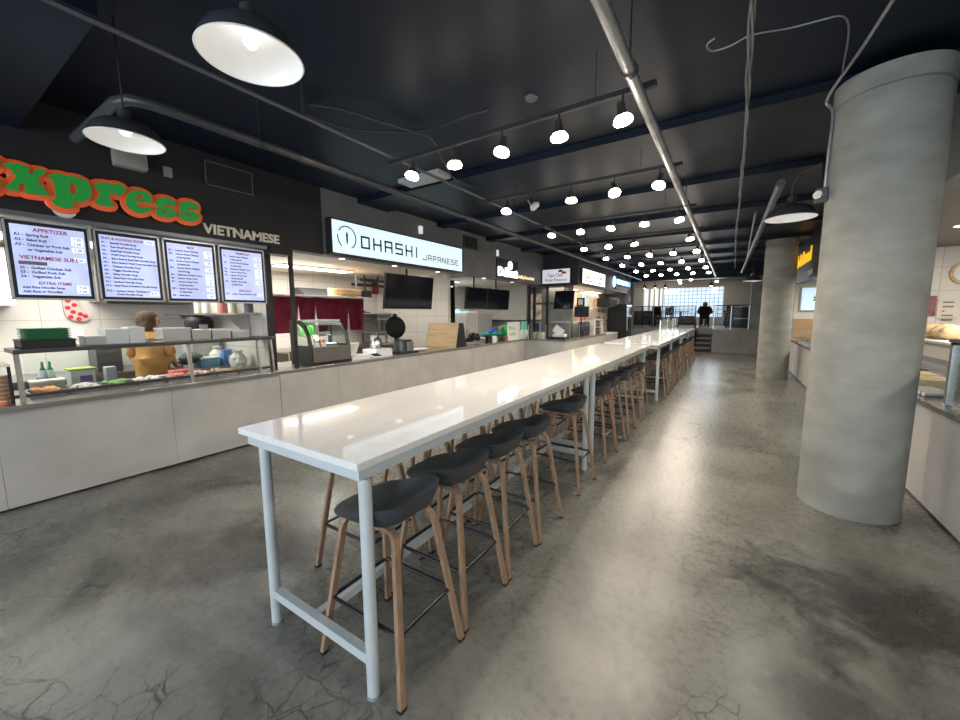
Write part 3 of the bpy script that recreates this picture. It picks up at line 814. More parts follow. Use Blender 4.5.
for k, (a, b_) in enumerate(edges_px):
    ya = at_x(a, 262, SX2+0.04).y; yb = at_x(b_, 270, SX2+0.04).y
    z0, z1 = 1.80, 2.475
    t = thing('menu_screen', ORDM[k], 'menu screen', (SX2, (ya+yb)/2, z0), 'lit menu screens over the counter')
    MB().span((SX2-0.04, ya, z0), (SX2+0.03, yb, z1)).build('frame', MATTE, t)
    MB().span((SX2+0.02, ya, z0), (SX2+0.034, yb, z0+0.014)).span((SX2+0.02, ya, z1-0.014), (SX2+0.034, yb, z1)).span((SX2+0.02, ya, z0), (SX2+0.034, ya+0.012, z1)).span((SX2+0.02, yb-0.012, z0), (SX2+0.034, yb, z1)).build('bezel', SILV, t)
    ya += 0.035; yb -= 0.035; z0 += 0.04; z1 -= 0.045
    MB().span((SX2+0.026, ya, z0), (SX2+0.036, yb, z1)).build('display', SCRN, t)
    tx, tr_, pr = MB(), MB(), MB(); X = SX2+0.0365; wdt = yb-ya; h = z1-z0

    def line(mb, s, u, v, size, al='LEFT'): text_mb(mb, s, size, (X, ya+u*wdt, z0+v*h), YV, ZV, 0.001, al, bold=0.0009)

    def price(v, s='7.95'):
        pr.span((X-0.003, ya+0.80*wdt, z0+v*h-0.006), (X+0.0005, ya+0.97*wdt, z0+v*h+0.028)); line(tx, s, 0.885, v, 0.030, 'CENTER')
    if k == 0:
        line(tr_, 'APPETIZER', 0.52, 0.915, 0.044, 'CENTER')
        for i, s in enumerate(('A1 -', 'A2 -', 'A3 -')): line(tx, s, 0.04, 0.845-0.07*i, 0.030)
        for i, s in enumerate(('Spring Roll', 'Salad Roll', 'Chicken or Pork Sub', 'or Vegetable Sub')): line(tx, s, 0.19, 0.845-0.07*i, 0.030)
        line(tr_, 'VIETNAMESE SUBS', 0.47, 0.515, 0.044, 'CENTER')
        MB().span((X-0.002, ya+0.05*wdt, z0+0.435*h), (X+0.001, ya+0.42*wdt, z0+0.485*h)).build('grey_patch', mat('menu_patch', (0.22, 0.21, 0.25), 0.6), t)
        for i, s in enumerate(('S2 -  Grilled Chicken Sub', 'S3 -  Grilled Pork Sub', 'S4 -  Vegetable Sub')): line(tx, s, 0.06, 0.375-0.062*i, 0.030)
        line(tr_, 'EXTRA ITEMS', 0.5, 0.155, 0.034, 'CENTER')
        for i, s in enumerate(('Add Rice Noodle Soup', 'Add Rice or Noodles')): line(tx, s, 0.06, 0.095-0.06*i, 0.027)
        for v in (0.845, 0.775, 0.68, 0.53, 0.11, 0.05): price(v, '7.50')
    else:
        head = ['PHO & NOODLE SOUP', 'RICE', 'VERMICELLI'][k-1]
        line(tr_, head, 0.40 if k == 1 else 0.5, 0.93, 0.031, 'CENTER')
        it = [['Special Noodle Soup', 'Rare Beef Noodle Soup', 'Beef Ball Noodle Soup', 'Well Done Noodle Soup', 'Rare Beef & Beef Ball Noodle Soup', 'Rare Beef & Well Done Noodle Soup', 'Chicken Noodle Soup', 'Veggie Noodle Soup', 'Satay Noodle Soup', 'Beef Stew Noodle Soup', 'Seafood Noodle Soup', 'Beef Flank & Brisket Noodle Soup'],
              ['Lemon Grass Chicken', 'Lemon Grass Chicken', ' & Spring Roll', 'Lemon Grass Chicken', ' & Salad Roll', 'Lemon Grass Chicken', ' & Fried Egg', 'Steamed Chicken Curry', 'Lemon Grass Pork', 'Lemon Grass Pork', ' & Spring Roll', 'Lemon Grass Pork', ' & Salad Roll', 'Beef Stew'],
              ['Lemon Grass Chicken', ' & Spring Roll', 'Lemon Grass Chicken', ' & Salad Roll', 'Steamed Chicken Curry', 'Lemon Grass Pork', 'Lemon Grass Pork', ' & Spring Roll', 'Lemon Grass Beef', ' & Salad Roll', '', '', 'Lemon Grass Chicken or Beef']][k-1]
        n = 0
        for i, s in enumerate(it):
            v = 0.865-i*0.063
            if s and not s.startswith(' '): n += 1; line(tx, '%s%d -' % ('PRV'[k-1], n), 0.03, v, 0.024)
            if s: line(tx, s, 0.17, v, 0.024)
            if k > 1 and s and not s.startswith(' '): price(v-0.01)
        if k == 1: price(0.93, '9.95'); price(0.05, '8.95'); line(tx, 'P13 -  Lemon Grass Chicken or', 0.03, 0.085, 0.026); line(tx, 'Pork Noodle Soup', 0.2, 0.03, 0.026)
        if k == 3: line(tr_, 'SPECIALS', 0.5, 0.17, 0.036, 'CENTER')
    tx.build('menu_text', INK, t); tr_.build('menu_headings', RED, t); pr.build('price_boxes', mat('price_white', (0.85, 0.88, 0.97), 0.4, emit=0.9), t)
one('screen_rail', MB().span((-5.20, 0.3, 2.49), (-5.04, 2.78, 2.528)), mat('rail_grey', (0.22, 0.24, 0.27), 0.35, 0.6), 'grey metal rail along the top of the menu screens', 'rail')

# things on the fascia
q = at_x(130, 160, FX+0.06); one('wall_speaker', MB().box((FX+0.055, q.y, q.z), (0.11, 0.26, 0.17)), mat('beige_box', (0.30, 0.29, 0.27), 0.5), 'beige rounded box on the fascia under the dome lamp', 'wall box', None, True, 0.03)
q = at_x(168, 172, FX+0.02); one('wall_plate', MB().box((FX+0.012, q.y, q.z), (0.02, 0.075, 0.10)), mat('beige_box', (0, 0, 0)), 'small pale plate on the fascia right of the beige box', 'wall plate')


def fvent(px, py, w, h, lab):
    q = at_x(px, py, FX)
    t = thing('fascia_vent', lab, 'vent', (FX, q.y, q.z-h/2))
    MB().span((FX, q.y-w/2, q.z-h/2), (FX+0.02, q.y+w/2, q.z+h/2)).build('panel', MATTE, t)
    f = MB(); e = 0.012
    for a, b_ in (((-w/2, -h/2), (w/2, -h/2+e)), ((-w/2, h/2-e), (w/2, h/2)), ((-w/2, -h/2), (-w/2+e, h/2)), ((w/2-e, -h/2), (w/2, h/2))):
        f.span((FX+0.02, q.y+a[0], q.z+a[1]), (FX+0.032, q.y+b_[0], q.z+b_[1]))
    f.build('frame', mat('vent_frame', (0.09, 0.10, 0.115), 0.5), t)


fvent(229, 179, 0.52, 0.27, 'black framed square vent above the VIETNAMESE lettering')
fvent(470, 243, 0.55, 0.28, 'black framed vent to the right of the white lightbox')
q = at_x(497, 257, FX); one('wall_light', MB().span((FX, q.y-0.03, q.z+0.02), (FX+0.04, q.y+0.03, q.z+0.17)), glow('small_white_light', (0.8, 0.8, 0.78), 0.5), 'small upright white light above the round-topped lit sign', 'light')
q = at_x(420, 235, FX); one('wall_light', MB().span((FX, q.y-0.04, q.z+0.02), (FX+0.05, q.y+0.03, q.z+0.16)), glow('small_white_light', (0, 0, 0), 0.5), 'small upright white light above the white lightbox', 'light')

# sneeze guard with steel frame
sg = thing('sneeze_guard', 'steel framed glass sneeze guard with shelf on the near left counter', 'sneeze guard', (-5.25, 1.6, TOP))
SGX = -5.12
MB().span((-5.50, 0.575, 1.335), (-5.06, 2.83, 1.372)).build('shelf', mat('guard_shelf_dark', (0.10, 0.10, 0.105), 0.35, 0.7), sg, False, 0.004)
for px, y in (('a', 0.60), ('b', 1.86), ('c', 2.62), ('d', 2.80)):
    MB().bar([(SGX+0.01, y, TOP), (SGX-0.03, y, 1.335)], 0.034 if y < 2.5 else 0.02, 0.030, (0, 1, 0)).build('post', STEEL, sg)
MB().span((SGX-0.02, 0.55, TOP+0.045), (SGX+0.01, 2.82, TOP+0.075)).build('rail', mat('guard_shelf_dark', (0, 0, 0)), sg)
for a, b_ in ((0.63, 1.84), (1.88, 2.60), (2.64, 2.79)):
    MB().prism([[(a, TOP+0.08), (b_, TOP+0.08), (b_, 1.333), (a, 1.333)]], (SGX-0.018, 0, 0), YV, ZV, 0.006).build('glass_pane', GUARD, sg)
sg2 = thing('sneeze_guard', 'second glass sneeze guard at the left edge of the photo beside the orange cups', 'sneeze guard', (-5.3, -0.3, TOP))
MB().span((-5.48, -1.6, 1.23), (-5.10, 0.556, 1.25)).build('shelf', GUARD, sg2)
for y in (-1.5, 0.545): MB().span((-5.13, y-0.010, TOP), (-5.11, y+0.010, 1.23)).build('post', MATTE, sg2)
MB().prism([[(-1.48, TOP+0.05), (0.53, TOP+0.05), (0.53, 1.228), (-1.48, 1.228)]], (-5.12, 0, 0), YV, ZV, 0.006).build('glass_pane', GUARD, sg2)

SH = 1.373


def boxthing(name, label, cat, px0, px1, py, zb, h, dx, m, lid=None, lidm=None, taper=1.0, group=None, rim=False):
    """a box whose front bottom edge runs between two photographed points on the surface zb"""
    a, b_ = at_z(px0, py, zb), at_z(px1, py, zb)
    return a, b_


def shelf_box(name, label, cat, pxa, pxb, xf, zb, h, dx, m, lid=None, taper=1.0, group=None, pyref=335):
    ya = at_x(pxa, pyref, xf).y; yb = at_x(pxb, pyref, xf).y
    t = thing(name, label, cat, (xf-dx/2, (ya+yb)/2, zb), group)
    MB().box((xf-dx/2, (ya+yb)/2, zb+h/2), (dx, yb-ya, h), None, taper).build('body', m, t, False, 0.006)
    if lid: MB().box((xf-dx/2, (ya+yb)/2, zb+h+0.008), (dx+0.015, yb-ya+0.015, 0.016)).build('lid', lid, t, False, 0.003)
    return t


# black crate with green trays
ya, yb = at_x(21, 345, -5.13).y, at_x(75, 342, -5.13).y
t = thing('tray_crate', 'shallow black crate under the green trays on the sneeze guard', 'crate', (-5.28, (ya+yb)/2, SH))
b = MB(); z0, z1 = SH, SH+0.075
b.span((-5.46, ya, z0), (-5.10, yb, z0+0.008)); b.span((-5.46, ya, z0), (-5.45, yb, z1)); b.span((-5.11, ya, z0), (-5.10, yb, z1)); b.span((-5.46, ya, z0), (-5.10, ya+0.01, z1)); b.span((-5.46, yb-0.01, z0), (-5.10, yb, z1))
b.build('walls', MATTE, t); MB().span((-5.465, ya-0.006, z1-0.012), (-5.095, yb+0.006, z1)).build('rim', MATTE, t, False, 0.003)
GRN = mat('green_tray', (0.015, 0.16, 0.065), 0.4)
ya2, yb2 = at_x(24, 335, -5.13).y, at_x(71, 335, -5.13).y
for k in range(6):
    z = SH+0.076+k*0.0165
    lab = 'dark green tray, %s of the stack on the black crate' % ('lowest', 'second from the bottom', 'third from the bottom', 'fourth from the bottom', 'second from the top', 'topmost')[k]
    one('green_tray', MB().box((-5.28, (ya2+yb2)/2, z+0.004), (0.30, yb2-ya2-0.03, 0.008)).box((-5.28, (ya2+yb2)/2, z+0.011), (0.32, yb2-ya2, 0.007)), GRN, lab, 'tray', 'green trays stacked on the crate', False, 0.002)

FOIL = mat('foil_grey', (0.50, 0.50, 0.49), 0.35, 0.5)
TUBM = mat('translucent_tub', (0.60, 0.62, 0.64), 0.35)
shelf_box('food_container', 'low grey lidded container left of the white tubs on the guard shelf', 'container', 85, 110, -5.14, SH, 0.075, 0.24, FOIL, CLEARTUB, group='tubs on the sneeze guard shelf')
shelf_box('food_tub', 'taller translucent white tub left of the woman on the guard shelf', 'tub', 106, 129, -5.14, SH, 0.15, 0.24, TUBM, None, 1.06, 'tubs on the sneeze guard shelf')
shelf_box('food_tub', 'translucent white tub just in front of the woman on the guard shelf', 'tub', 129.5, 145, -5.14, SH, 0.165, 0.22, TUBM, None, 1.05, 'tubs on the sneeze guard shelf')
shelf_box('metal_lid', 'flat metal lid right of the woman on the guard shelf', 'lid', 147, 167, -5.14, SH, 0.03, 0.2, STEEL, None, 0.85, 'tubs on the sneeze guard shelf')
shelf_box('food_tub', 'white lidded tub with a wide flat lid on the guard shelf', 'tub', 163, 191, -5.14, SH, 0.13, 0.24, FOIL, CLEARTUB, 1.0, 'tubs on the sneeze guard shelf')
shelf_box('foil_tray_stack', 'tall stack of ribbed foil trays on the guard shelf', 'foil trays', 192.5, 211, -5.14, SH, 0.12, 0.24, FOIL, None, 1.03, 'tubs on the sneeze guard shelf')
shelf_box('food_container', 'middle grey container right of the foil stack on the guard shelf', 'container', 212.5, 231, -5.14, SH, 0.10, 0.24, FOIL, CLEARTUB, 1.0, 'tubs on the sneeze guard shelf')
shelf_box('food_container', 'rightmost grey lidded container on the guard shelf', 'container', 232.5, 249, -5.14, SH, 0.075, 0.24, FOIL, CLEARTUB, 1.0, 'tubs on the sneeze guard shelf')

# food pans in the counter behind the glass
pans = [('orange', (0.75, 0.30, 0.10)), ('pale', (0.75, 0.70, 0.62)), ('green', (0.20, 0.38, 0.12)), ('white', (0.78, 0.77, 0.74)), ('salmon pink', (0.72, 0.30, 0.24)), ('pale pink', (0.78, 0.55, 0.50)), ('tan', (0.58, 0.42, 0.26)), ('brown', (0.30, 0.20, 0.13))]
for k, (nm, c) in enumerate(pans):
    y = 0.78+k*0.255
    t = thing('food_pan', 'steel food pan of %s food behind the sneeze glass, %s from the left' % (nm, ORD[k]), 'food pan', (-5.42, y, TOP), 'food pans in the near left counter')
    p_ = MB(); p_.span((-5.56, y-0.115, TOP), (-5.28, y+0.115, TOP+0.006))
    for a in ((-5.56, y-0.115, -5.552, y+0.115), (-5.288, y-0.115, -5.28, y+0.115), (-5.56, y-0.115, -5.28, y-0.107), (-5.56, y+0.107, -5.28, y+0.115)): p_.span((a[0], a[1], TOP), (a[2], a[3], TOP+0.05))
    p_.build('pan', STEEL, t)
    f = MB()
    for i in range(22): f.ball((-5.42+random.uniform(-.105, .105), y+random.uniform(-.08, .08), TOP+0.035+random.uniform(0, .025)), random.uniform(.022, .036), 1.2, 1.2, 0.7, 8, 5)
    f.build('food', mat('food_'+nm.replace(' ', '_'), c, 0.6, var=0.3, scale=30), t, True)
one('cutting_board', MB().span((-5.90, 1.70, TOP), (-5.62, 2.2, TOP+0.02)), mat('white_board', (0.72, 0.71, 0.68), 0.5), 'white cutting board along the back of the near left counter', 'board')

# orange cups at the left edge
for k in range(7):
    y = 0.505; x = -5.20; z = TOP+k*0.036
    t = thing('sauce_cup', 'clear cup with orange sauce, %s' % ('at the bottom of the stack by the left edge', 'second up in the stack by the left edge', 'third up in the stack by the left edge', 'fourth up in the stack by the left edge', 'fifth up in the stack by the left edge', 'sixth up in the stack by the left edge', 'on top of the stack by the left edge')[k], 'cup', (x, y, z), 'orange sauce cups stacked at the left edge')
    MB().lathe([(0.040, 0), (0.052, 0.026)], (x, y, z), 16).build('cup', mat('orange_sauce', (0.80, 0.27, 0.08), 0.4), t, True)
    MB().lathe([(0.055, 0.026), (0.055, 0.034)], (x, y, z), 16).build('lid', WHITE, t, True)

# back bench with the things seen through the glass
def bench(name, lab, x0, x1, y0, y1, z, m, cat='bench'):
    t = thing(name, lab, cat, ((x0+x1)/2, (y0+y1)/2, 0))
    MB().span((x0, y0, z-0.04), (x1, y1, z)).build('top', m, t)
    for x in (x0+0.05, x1-0.05):
        for y in (y0+0.05, y1-0.05): MB().span((x-0.02, y-0.02, 0), (x+0.02, y+0.02, z-0.04)).build('leg', STEEL, t)
    MB().span((x0, y0, 0.25), (x1, y1, 0.28)).build('under_shelf', STEEL, t)
    return t


bench('prep_bench', 'steel prep bench along the tiled wall behind the woman', -7.95, -7.05, -1.0, 2.75, 0.88, STEEL)
BZ = TOP+0.001


def bbox(name, lab, cat, pa, pb, xf, h, dx, m, lid=None, zb=BZ, taper=1.0, group=None, mark=None):
    ya, yb = at_x(pa, 370, xf).y, at_x(pb, 370, xf).y
    t = thing(name, lab, cat, (xf-dx/2, (ya+yb)/2, zb), group)
    MB().box((xf-dx/2, (ya+yb)/2, zb+h/2), (dx, yb-ya, h), None, taper).build('body', m, t, False, 0.008)
    if lid: MB().box((xf-dx/2, (ya+yb)/2, zb+h+0.01), (dx+0.02, yb-ya+0.02, 0.02)).build('lid', lid, t, False, 0.004)
    if mark: MB().box((xf+0.002, (ya+yb)/2+0.02, zb+h*0.45), (0.004, (yb-ya)*0.5, h*0.4)).build('label_patch', mark, t)
    return t


bbox('storage_bin', 'clear grey storage bin behind the orange food pan', 'bin', 30, 64, -5.62, 0.10, 0.16, mat('clear_bin', (0.42, 0.45, 0.48), 0.3), WHITE)
bbox('food_bucket', 'white bucket with purple label and lime lid behind the sneeze glass', 'bucket', 70, 95, -5.82, 0.17, 0.2, WHITE, mat('lime_lid', (0.35, 0.45, 0.10), 0.5), mark=mat('purple_label', (0.16, 0.10, 0.36), 0.5))
bbox('steel_box', 'dark steel box behind the white bucket and woman', 'box', 98, 124, -7.4, 0.38, 0.4, DSTEEL, None, 0.881)
bbox('storage_bin', 'pale grey bin just left of the woman', 'bin', 106, 117, -5.80, 0.18, 0.12, mat('clear_bin', (0, 0, 0)))
bbox('black_tray_stack', 'black trays under the two green-topped bottles', 'trays', 38, 57, -6.0, 0.10, 0.14, MATTE, None)
for k, px in enumerate((42, 49.5)):
    y = at_x(px, 365, -6.07).y; t = thing('squeeze_bottle', 'white bottle with green top, %s one of two on the black trays' % ('left', 'right')[k], 'bottle', (-6.07, y, BZ+0.102), 'green-topped bottles')
    MB().lathe([(0.036, 0), (0.036, 0.05), (0.024, 0.08)], (-6.07, y, BZ+0.102), 16).build('bottle_body', WHITE, t, True)
    MB().lathe([(0.026, 0.08), (0.012, 0.11), (0.010, 0.17)], (-6.07, y, BZ+0.102), 12).build('cap', mat('green_cap', (0.03, 0.28, 0.08), 0.4), t, True)
# blue boxes, bags and small things seen through the right pane, on a bench behind the counter
bench('prep_bench', 'steel prep bench behind the right half of the sneeze guard', -6.95, -6.11, 2.15, 2.83, 0.93, STEEL)
BZ2 = 0.931
bbox('tissue_box', 'low blue and white tissue box behind the sneeze glass', 'box', 203, 221, -6.2, 0.11, 0.2, mat('light_blue_card', (0.16, 0.42, 0.66), 0.5), WHITE, BZ2)
bbox('carton', 'upright blue carton between the tissue box and the plastic bags', 'carton', 225, 236, -6.19, 0.22, 0.08, mat('blue_card', (0.07, 0.22, 0.60), 0.5), None, BZ2, 1.0, None, WHITE)
for k, (pa, h, lab) in enumerate(((241, 0.26, 'smaller white plastic bag behind the sneeze glass'), (252, 0.30, 'larger white plastic bag beside the partition wall'))):
    y = at_x(pa-3, 355, -6.3).y; b = MB().lathe([(0.02, 0), (0.11, 0.02), (0.14, 0.09), (0.12, 0.16), (0.06, 0.22), (0.08, 0.26)], ((-6.42, 2.68, BZ2), (-5.80, 2.68, TOP))[k], 18, sy=0.75)
    for v in b.bm.verts: v.co += Vector((random.uniform(-.014, .014), random.uniform(-.012, .012), random.uniform(0, .01)))
    one('plastic_bag', b, mat('bag_white', (0.70, 0.67, 0.62), 0.45), lab, 'bag', 'white plastic bags')
b = MB()
for i in range(12): b.ball((-6.38+random.uniform(-.08, .08), 2.32+0.06*random.uniform(-1, 1)-0.0, BZ2+0.05+random.uniform(0, .12)), 0.075, 1, 1.5, .7, 9, 6)
for v in b.bm.verts: v.co.z = max(v.co.z, BZ2+0.001)
one('grey_sheet', b, mat('grey_sheet', (0.12, 0.125, 0.135), 0.45), 'crumpled dark grey sheet left of the blue tissue box', 'sheet', None, True)
one('pink_tray', MB().box((-5.70, 1.98, TOP+0.051), (0.16, 0.24, 0.06), None, 1.1), mat('pink_tray', (0.70, 0.16, 0.15), 0.4), 'pinkish red tray on the white board behind the sneeze glass', 'tray', None, False, 0.008)
# wall shelf on the partition, with bits on it
ws = thing('wall_shelf', 'steel wall shelf on the partition right of the woman', 'shelf', (-6.6, 2.68, 1.66))
MB().span((-7.7, 2.50, 1.66), (-5.40, 2.848, 1.685)).build('board', STEEL, ws)
for x in (-7.2, -5.75): MB().prism([[(0, 0), (0.33, 0), (0.33, -0.34)]], (x, 2.515, 1.66), YV, ZV, 0.02).build('bracket', STEEL, ws)
for k, (px, r, h, c, lab) in enumerate(((196, .045, .22, (0.70, 0.66, 0.55), 'cream bottle at the left end of the wall shelf'), (205, .05, .2, (0.66, 0.64, 0.6), 'white jar on the wall shelf'), (221, .065, .24, (0.62, 0.22, 0.20), 'salmon red jar on the wall shelf'), (232, .05, .2, (0.68, 0.62, 0.45), 'yellowish jar on the wall shelf'), (247, .055, .16, (0.12, 0.12, 0.13), 'dark jar at the right end of the wall shelf'))):
    x = at_y(px, 308, 2.64).x; t = thing('jar', lab, 'jar', (x, 2.66, 1.686), 'jars on the wall shelf')
    MB().lathe([(r, 0), (r, h*0.78), (r*.7, h*0.9)], (x, 2.66, 1.686), 16).build('jar_body', mat('jar_%d' % k, c, 0.4), t, True)
    MB().lathe([(r*.72, h*.9), (r*.72, h)], (x, 2.66, 1.686), 16).build('lid', WHITE, t, True)
# rice cooker on the bench
x = at_z(242, 336, 1.25).x; xr, yr = -6.72, 2.60
t = thing('cooker_stand', 'grey box under the black rice cooker', 'box', (xr, yr, BZ2)); MB().box((xr, yr, BZ2+0.23), (0.36, 0.36, 0.46)).build('body', FOIL, t, False, 0.01)
t = thing('rice_cooker', 'black rice cooker under the steel wall shelf', 'rice cooker', (xr, yr, BZ2+0.462))
MB().lathe([(0.15, 0), (0.18, 0.05), (0.185, 0.16), (0.17, 0.19)], (xr, yr, BZ2+0.462), 24).build('pot', BLACK, t, True)
MB().lathe([(0.17, 0.19), (0.15, 0.235), (0.05, 0.26)], (xr, yr, BZ2+0.462), 24).build('lid', mat('cooker_lid', (0.05, 0.05, 0.055), 0.3), t, True)
MB().box((xr+0.185, yr-0.02, BZ2+0.55), (0.02, 0.10, 0.08)).build('control_panel', FOIL, t)
# ladle on the wall, stocking, socket, hood
q = at_y(190, 322, 2.84); t = thing('ladle', 'black-ended ladle hanging level on the tiled partition', 'ladle', (q.x, 2.82, q.z)); MB().tube([(q.x, 2.82, q.z), (q.x+0.5, 2.82, q.z+0.01)], 0.01, 8).build('handle', STEEL, t); MB().ball((q.x, 2.815, q.z), 0.035).build('bowl', BLACK, t, True)
q = at_x(72, 310, -7.99)
b = MB().prism([chaikin([(-.09, .20), (.05, .20), (.06, .02), (.16, -.06), (.16, -.15), (.05, -.17), (-.07, -.12), (-.09, 0)], 2)], (-7.995, q.y, q.z), YV, ZV, 0.05)
t = thing('christmas_stocking', 'white stocking with red spots hanging on the tiled wall', 'stocking', (-7.99, q.y, q.z-0.17)); b.build('sock', mat('stocking_white', (0.60, 0.42, 0.38), 0.8), t)
d = MB()
for a, c in ((-.04, .13), (.02, .07), (-.05, .03), (.0, -.03), (.07, -.06), (-.03, -.10), (.05, -.13), (.12, -.09)): d.cyl((-7.945, q.y+a, q.z+c), 0.030, 0.004, 10, (1, 0, 0))
d.build('spots', mat('stocking_red', (0.45, 0.03, 0.05), 0.8), t)
q = at_x(79, 334, -7.99); one('wall_socket', MB().box((-7.99, q.y, q.z), (0.02, 0.11, 0.15)), WHITE, 'white wall socket on the tiles right of the green trays', 'socket', None, False, 0.004)
one('wall_cabinet', MB().span((-8.0, -0.9, 1.79), (-7.55, 0.95, 2.5)), mat('cream_cabinet', (0.66, 0.60, 0.50), 0.5), 'cream wall cabinet above the green trays', 'cabinet', None, False, 0.006)
t = thing('extractor_hood', 'dark underside hood behind the menu screens', 'hood', (-7.6, 1.9, 1.83)); MB().span((-8.0, 1.70, 1.86), (-7.3, 2.8, 2.3)).build('canopy', STEEL, t); MB().span((-7.95, 1.75, 1.83), (-7.35, 2.75, 1.86)).build('filter', DSTEEL, t)

# partition frame of black steel between the first two stalls
t = thing('steel_portal', 'black steel frame of two posts between the menu screens and the red curtain', 'frame', (-5.15, 2.98, TOP))
MB().span((-5.27, 2.84, TOP), (-5.20, 2.905, 2.53)).build('post', MATTE, t)
MB().span((-5.10, 3.085, TOP), (-5.055, 3.13, 2.53)).build('post', MATTE, t)
MB().span((-5.27, 2.84, 2.45), (-5.045, 3.13, 2.53)).build('head_plate', MATTE, t)

# stall ceiling lights (each one lights its stall)
PANEL = glow('light_panel_face', (1.0, 0.97, 0.90), 3.5)


def panel(x0, x1, y0, y1, z, lab, power, col=(1, 0.95, 0.86)):
    t = thing('light_panel', lab, 'ceiling light', ((x0+x1)/2, (y0+y1)/2, z-0.03), 'flat ceiling light panels in the stalls')
    MB().span((x0, y0, z-0.03), (x1, y1, z-0.001)).build('frame', WHITE, t)
    MB().span((x0+0.02, y0+0.02, z-0.034), (x1-0.02, y1-0.02, z-0.03)).build('diffuser', PANEL, t)
    l = bpy.data.lights.new('stall_fill_light', 'AREA'); l.shape = 'RECTANGLE'; l.size = (x1-x0)*2.2; l.size_y = (y1-y0)*1.6; l.energy = power; l.color = col  # added area lamp, wider than the panel, fills the stall with light
    o = bpy.data.objects.new('stall_fill_light', l); COL.objects.link(o); o.parent = t; o.location = (0, 0, -0.012); o.visible_glossy = False   # the lit diffuser itself is what shows in reflections


panel(-7.0, -6.4, 0.4, 1.8, 2.56, 'ceiling light panel hidden behind the menu screens above the woman', 85)
panel(-7.0, -6.62, 3.9, 5.45, 2.56, 'long ceiling light panel above the red curtain', 85)
panel(-6.7, -6.4, 7.6, 8.9, 2.56, 'ceiling light panel behind the black fridge', 110)
panel(-5.0, -4.7, 12.4, 14.0, 2.53, 'ceiling light panel above the picture menus', 30, (1, 0.85, 0.68))
panel(-5.0, -4.7, 15.4, 17.0, 2.53, 'ceiling light panel in the far left stall', 26, (1, 0.85, 0.68))

# ================================================================= STALL 2: OHASHI
# lightbox
t = thing('lightbox_sign', 'long white lit lightbox sign reading OHASHI JAPANESE', 'sign', (FX+0.06, 5.4, 2.55))
y0, y1, z0, z1 = at_x(332.5, 236, FX+0.12).y, at_x(462, 262, FX+0.12).y, 2.565, 3.035
MB().span((FX-0.02, y0-0.03, z0-0.02), (FX+0.115, y1+0.03, z1+0.02)).build('housing', MATTE, t)
MB().span((FX+0.10, y0, z0), (FX+0.12, y1, z1)).build('lit_face', mat('lightbox_white', (0.66, 0.82, 0.90), 0.3, emit=0.75), t)
# squared stroke lettering
STROKE = {
 'O': [[(0, 0), (1, 0), (1, 1), (0, 1), (0, 0)]], 'H': [[(0, 0), (0, 1)], [(1, 0), (1, 1)], [(0, .5), (1, .5)]], 'A': [[(0, 0), (0, 1), (1, 1), (1, 0)], [(0, .45), (1, .45)]],
 'S': [[(1, 1), (0, 1), (0, .52), (1, .52), (1, 0), (0, 0)]], 'I': [[(.15, 0), (.15, 1)]], 'J': [[(1, 1), (1, 0), (0, 0), (0, .3)]], 'P': [[(0, 0), (0, 1), (1, 1), (1, .45), (0, .45)]],
 'N': [[(0, 0), (0, 1), (1, 0), (1, 1)]], 'E': [[(1, 1), (0, 1), (0, 0), (1, 0)], [(0, .5), (.8, .5)]]}
LT = mat('sign_black', (0.03, 0.035, 0.045), 0.5)
ls = MB(); X = FX+0.121


def strokes(mb, s, ya, yb, zb, h, th):
    n = len(s); pitch = (yb-ya)/n
    for i, ch in enumerate(s):
        w_ = pitch*0.60; o = ya+i*pitch
        for pl in STROKE[ch]:
            for (a, b_), (c, d) in zip(pl, pl[1:]):
                p, q = Vector((X, o+a*w_, zb+b_*h)), Vector((X, o+c*w_, zb+d*h)); e = (q-p).normalized()*th/2
                mb.bar([p-e, q+e], 0.004, th, (1, 0, 0))


py = lambda px: at_x(px, 250, X).y
strokes(ls, 'OHASHI', py(362), py(424.5), 2.70, 0.165, 0.030)
strokes(ls, 'JAPANESE', py(423), py(459.5), 2.675, 0.095, 0.016)
ls.build('lettering', LT, t)
em = MB(); c = Vector((X, py(347.5), 2.805)); R_ = 0.165
for a0, a1 in ((-60, 150), (170, 232)):
    em.tube([c+Vector((0, R_*math.cos(math.radians(a0+(a1-a0)*k/24)), R_*math.sin(math.radians(a0+(a1-a0)*k/24)))) for k in range(25)], 0.009, 6)
em.tube([c+Vector((0, 0, -0.085)), c+Vector((0, 0, 0.0))], [0.012, 0.016], 6).tube([c+Vector((0, 0, 0.0)), c+Vector((0, 0, 0.035)), c+Vector((0, 0, 0.09))], [0.014, 0.02, 0.004], 6)
em.build('emblem', LT, t)
# downlights in the soffit edge
for k, (px, pyy, lab) in enumerate(((329, 260, 'first recessed downlight under the lightbox sign'), (381, 267, 'second recessed downlight under the lightbox sign'), (421, 273, 'third recessed downlight under the lightbox sign'), (469, 279, 'recessed downlight left of the two hanging screens'), (494, 283, 'recessed downlight above the right one of the two hanging screens'))):
    q = at_z(px, pyy, 2.528)
    t = thing('downlight', lab, 'downlight', (FX-0.11, q.y, 2.522), 'recessed downlights under the left fascia')
    MB().lathe([(0.055, 0), (0.062, 0.006)], (FX-0.11, q.y, 2.522), 20).build('trim_ring', WHITE, t, True)
    MB().cyl((FX-0.11, q.y, 2.519), 0.045, 0.004, 20).build('lamp_face', glow('downlight_face', (1.0, 0.9, 0.75), 3.0), t)

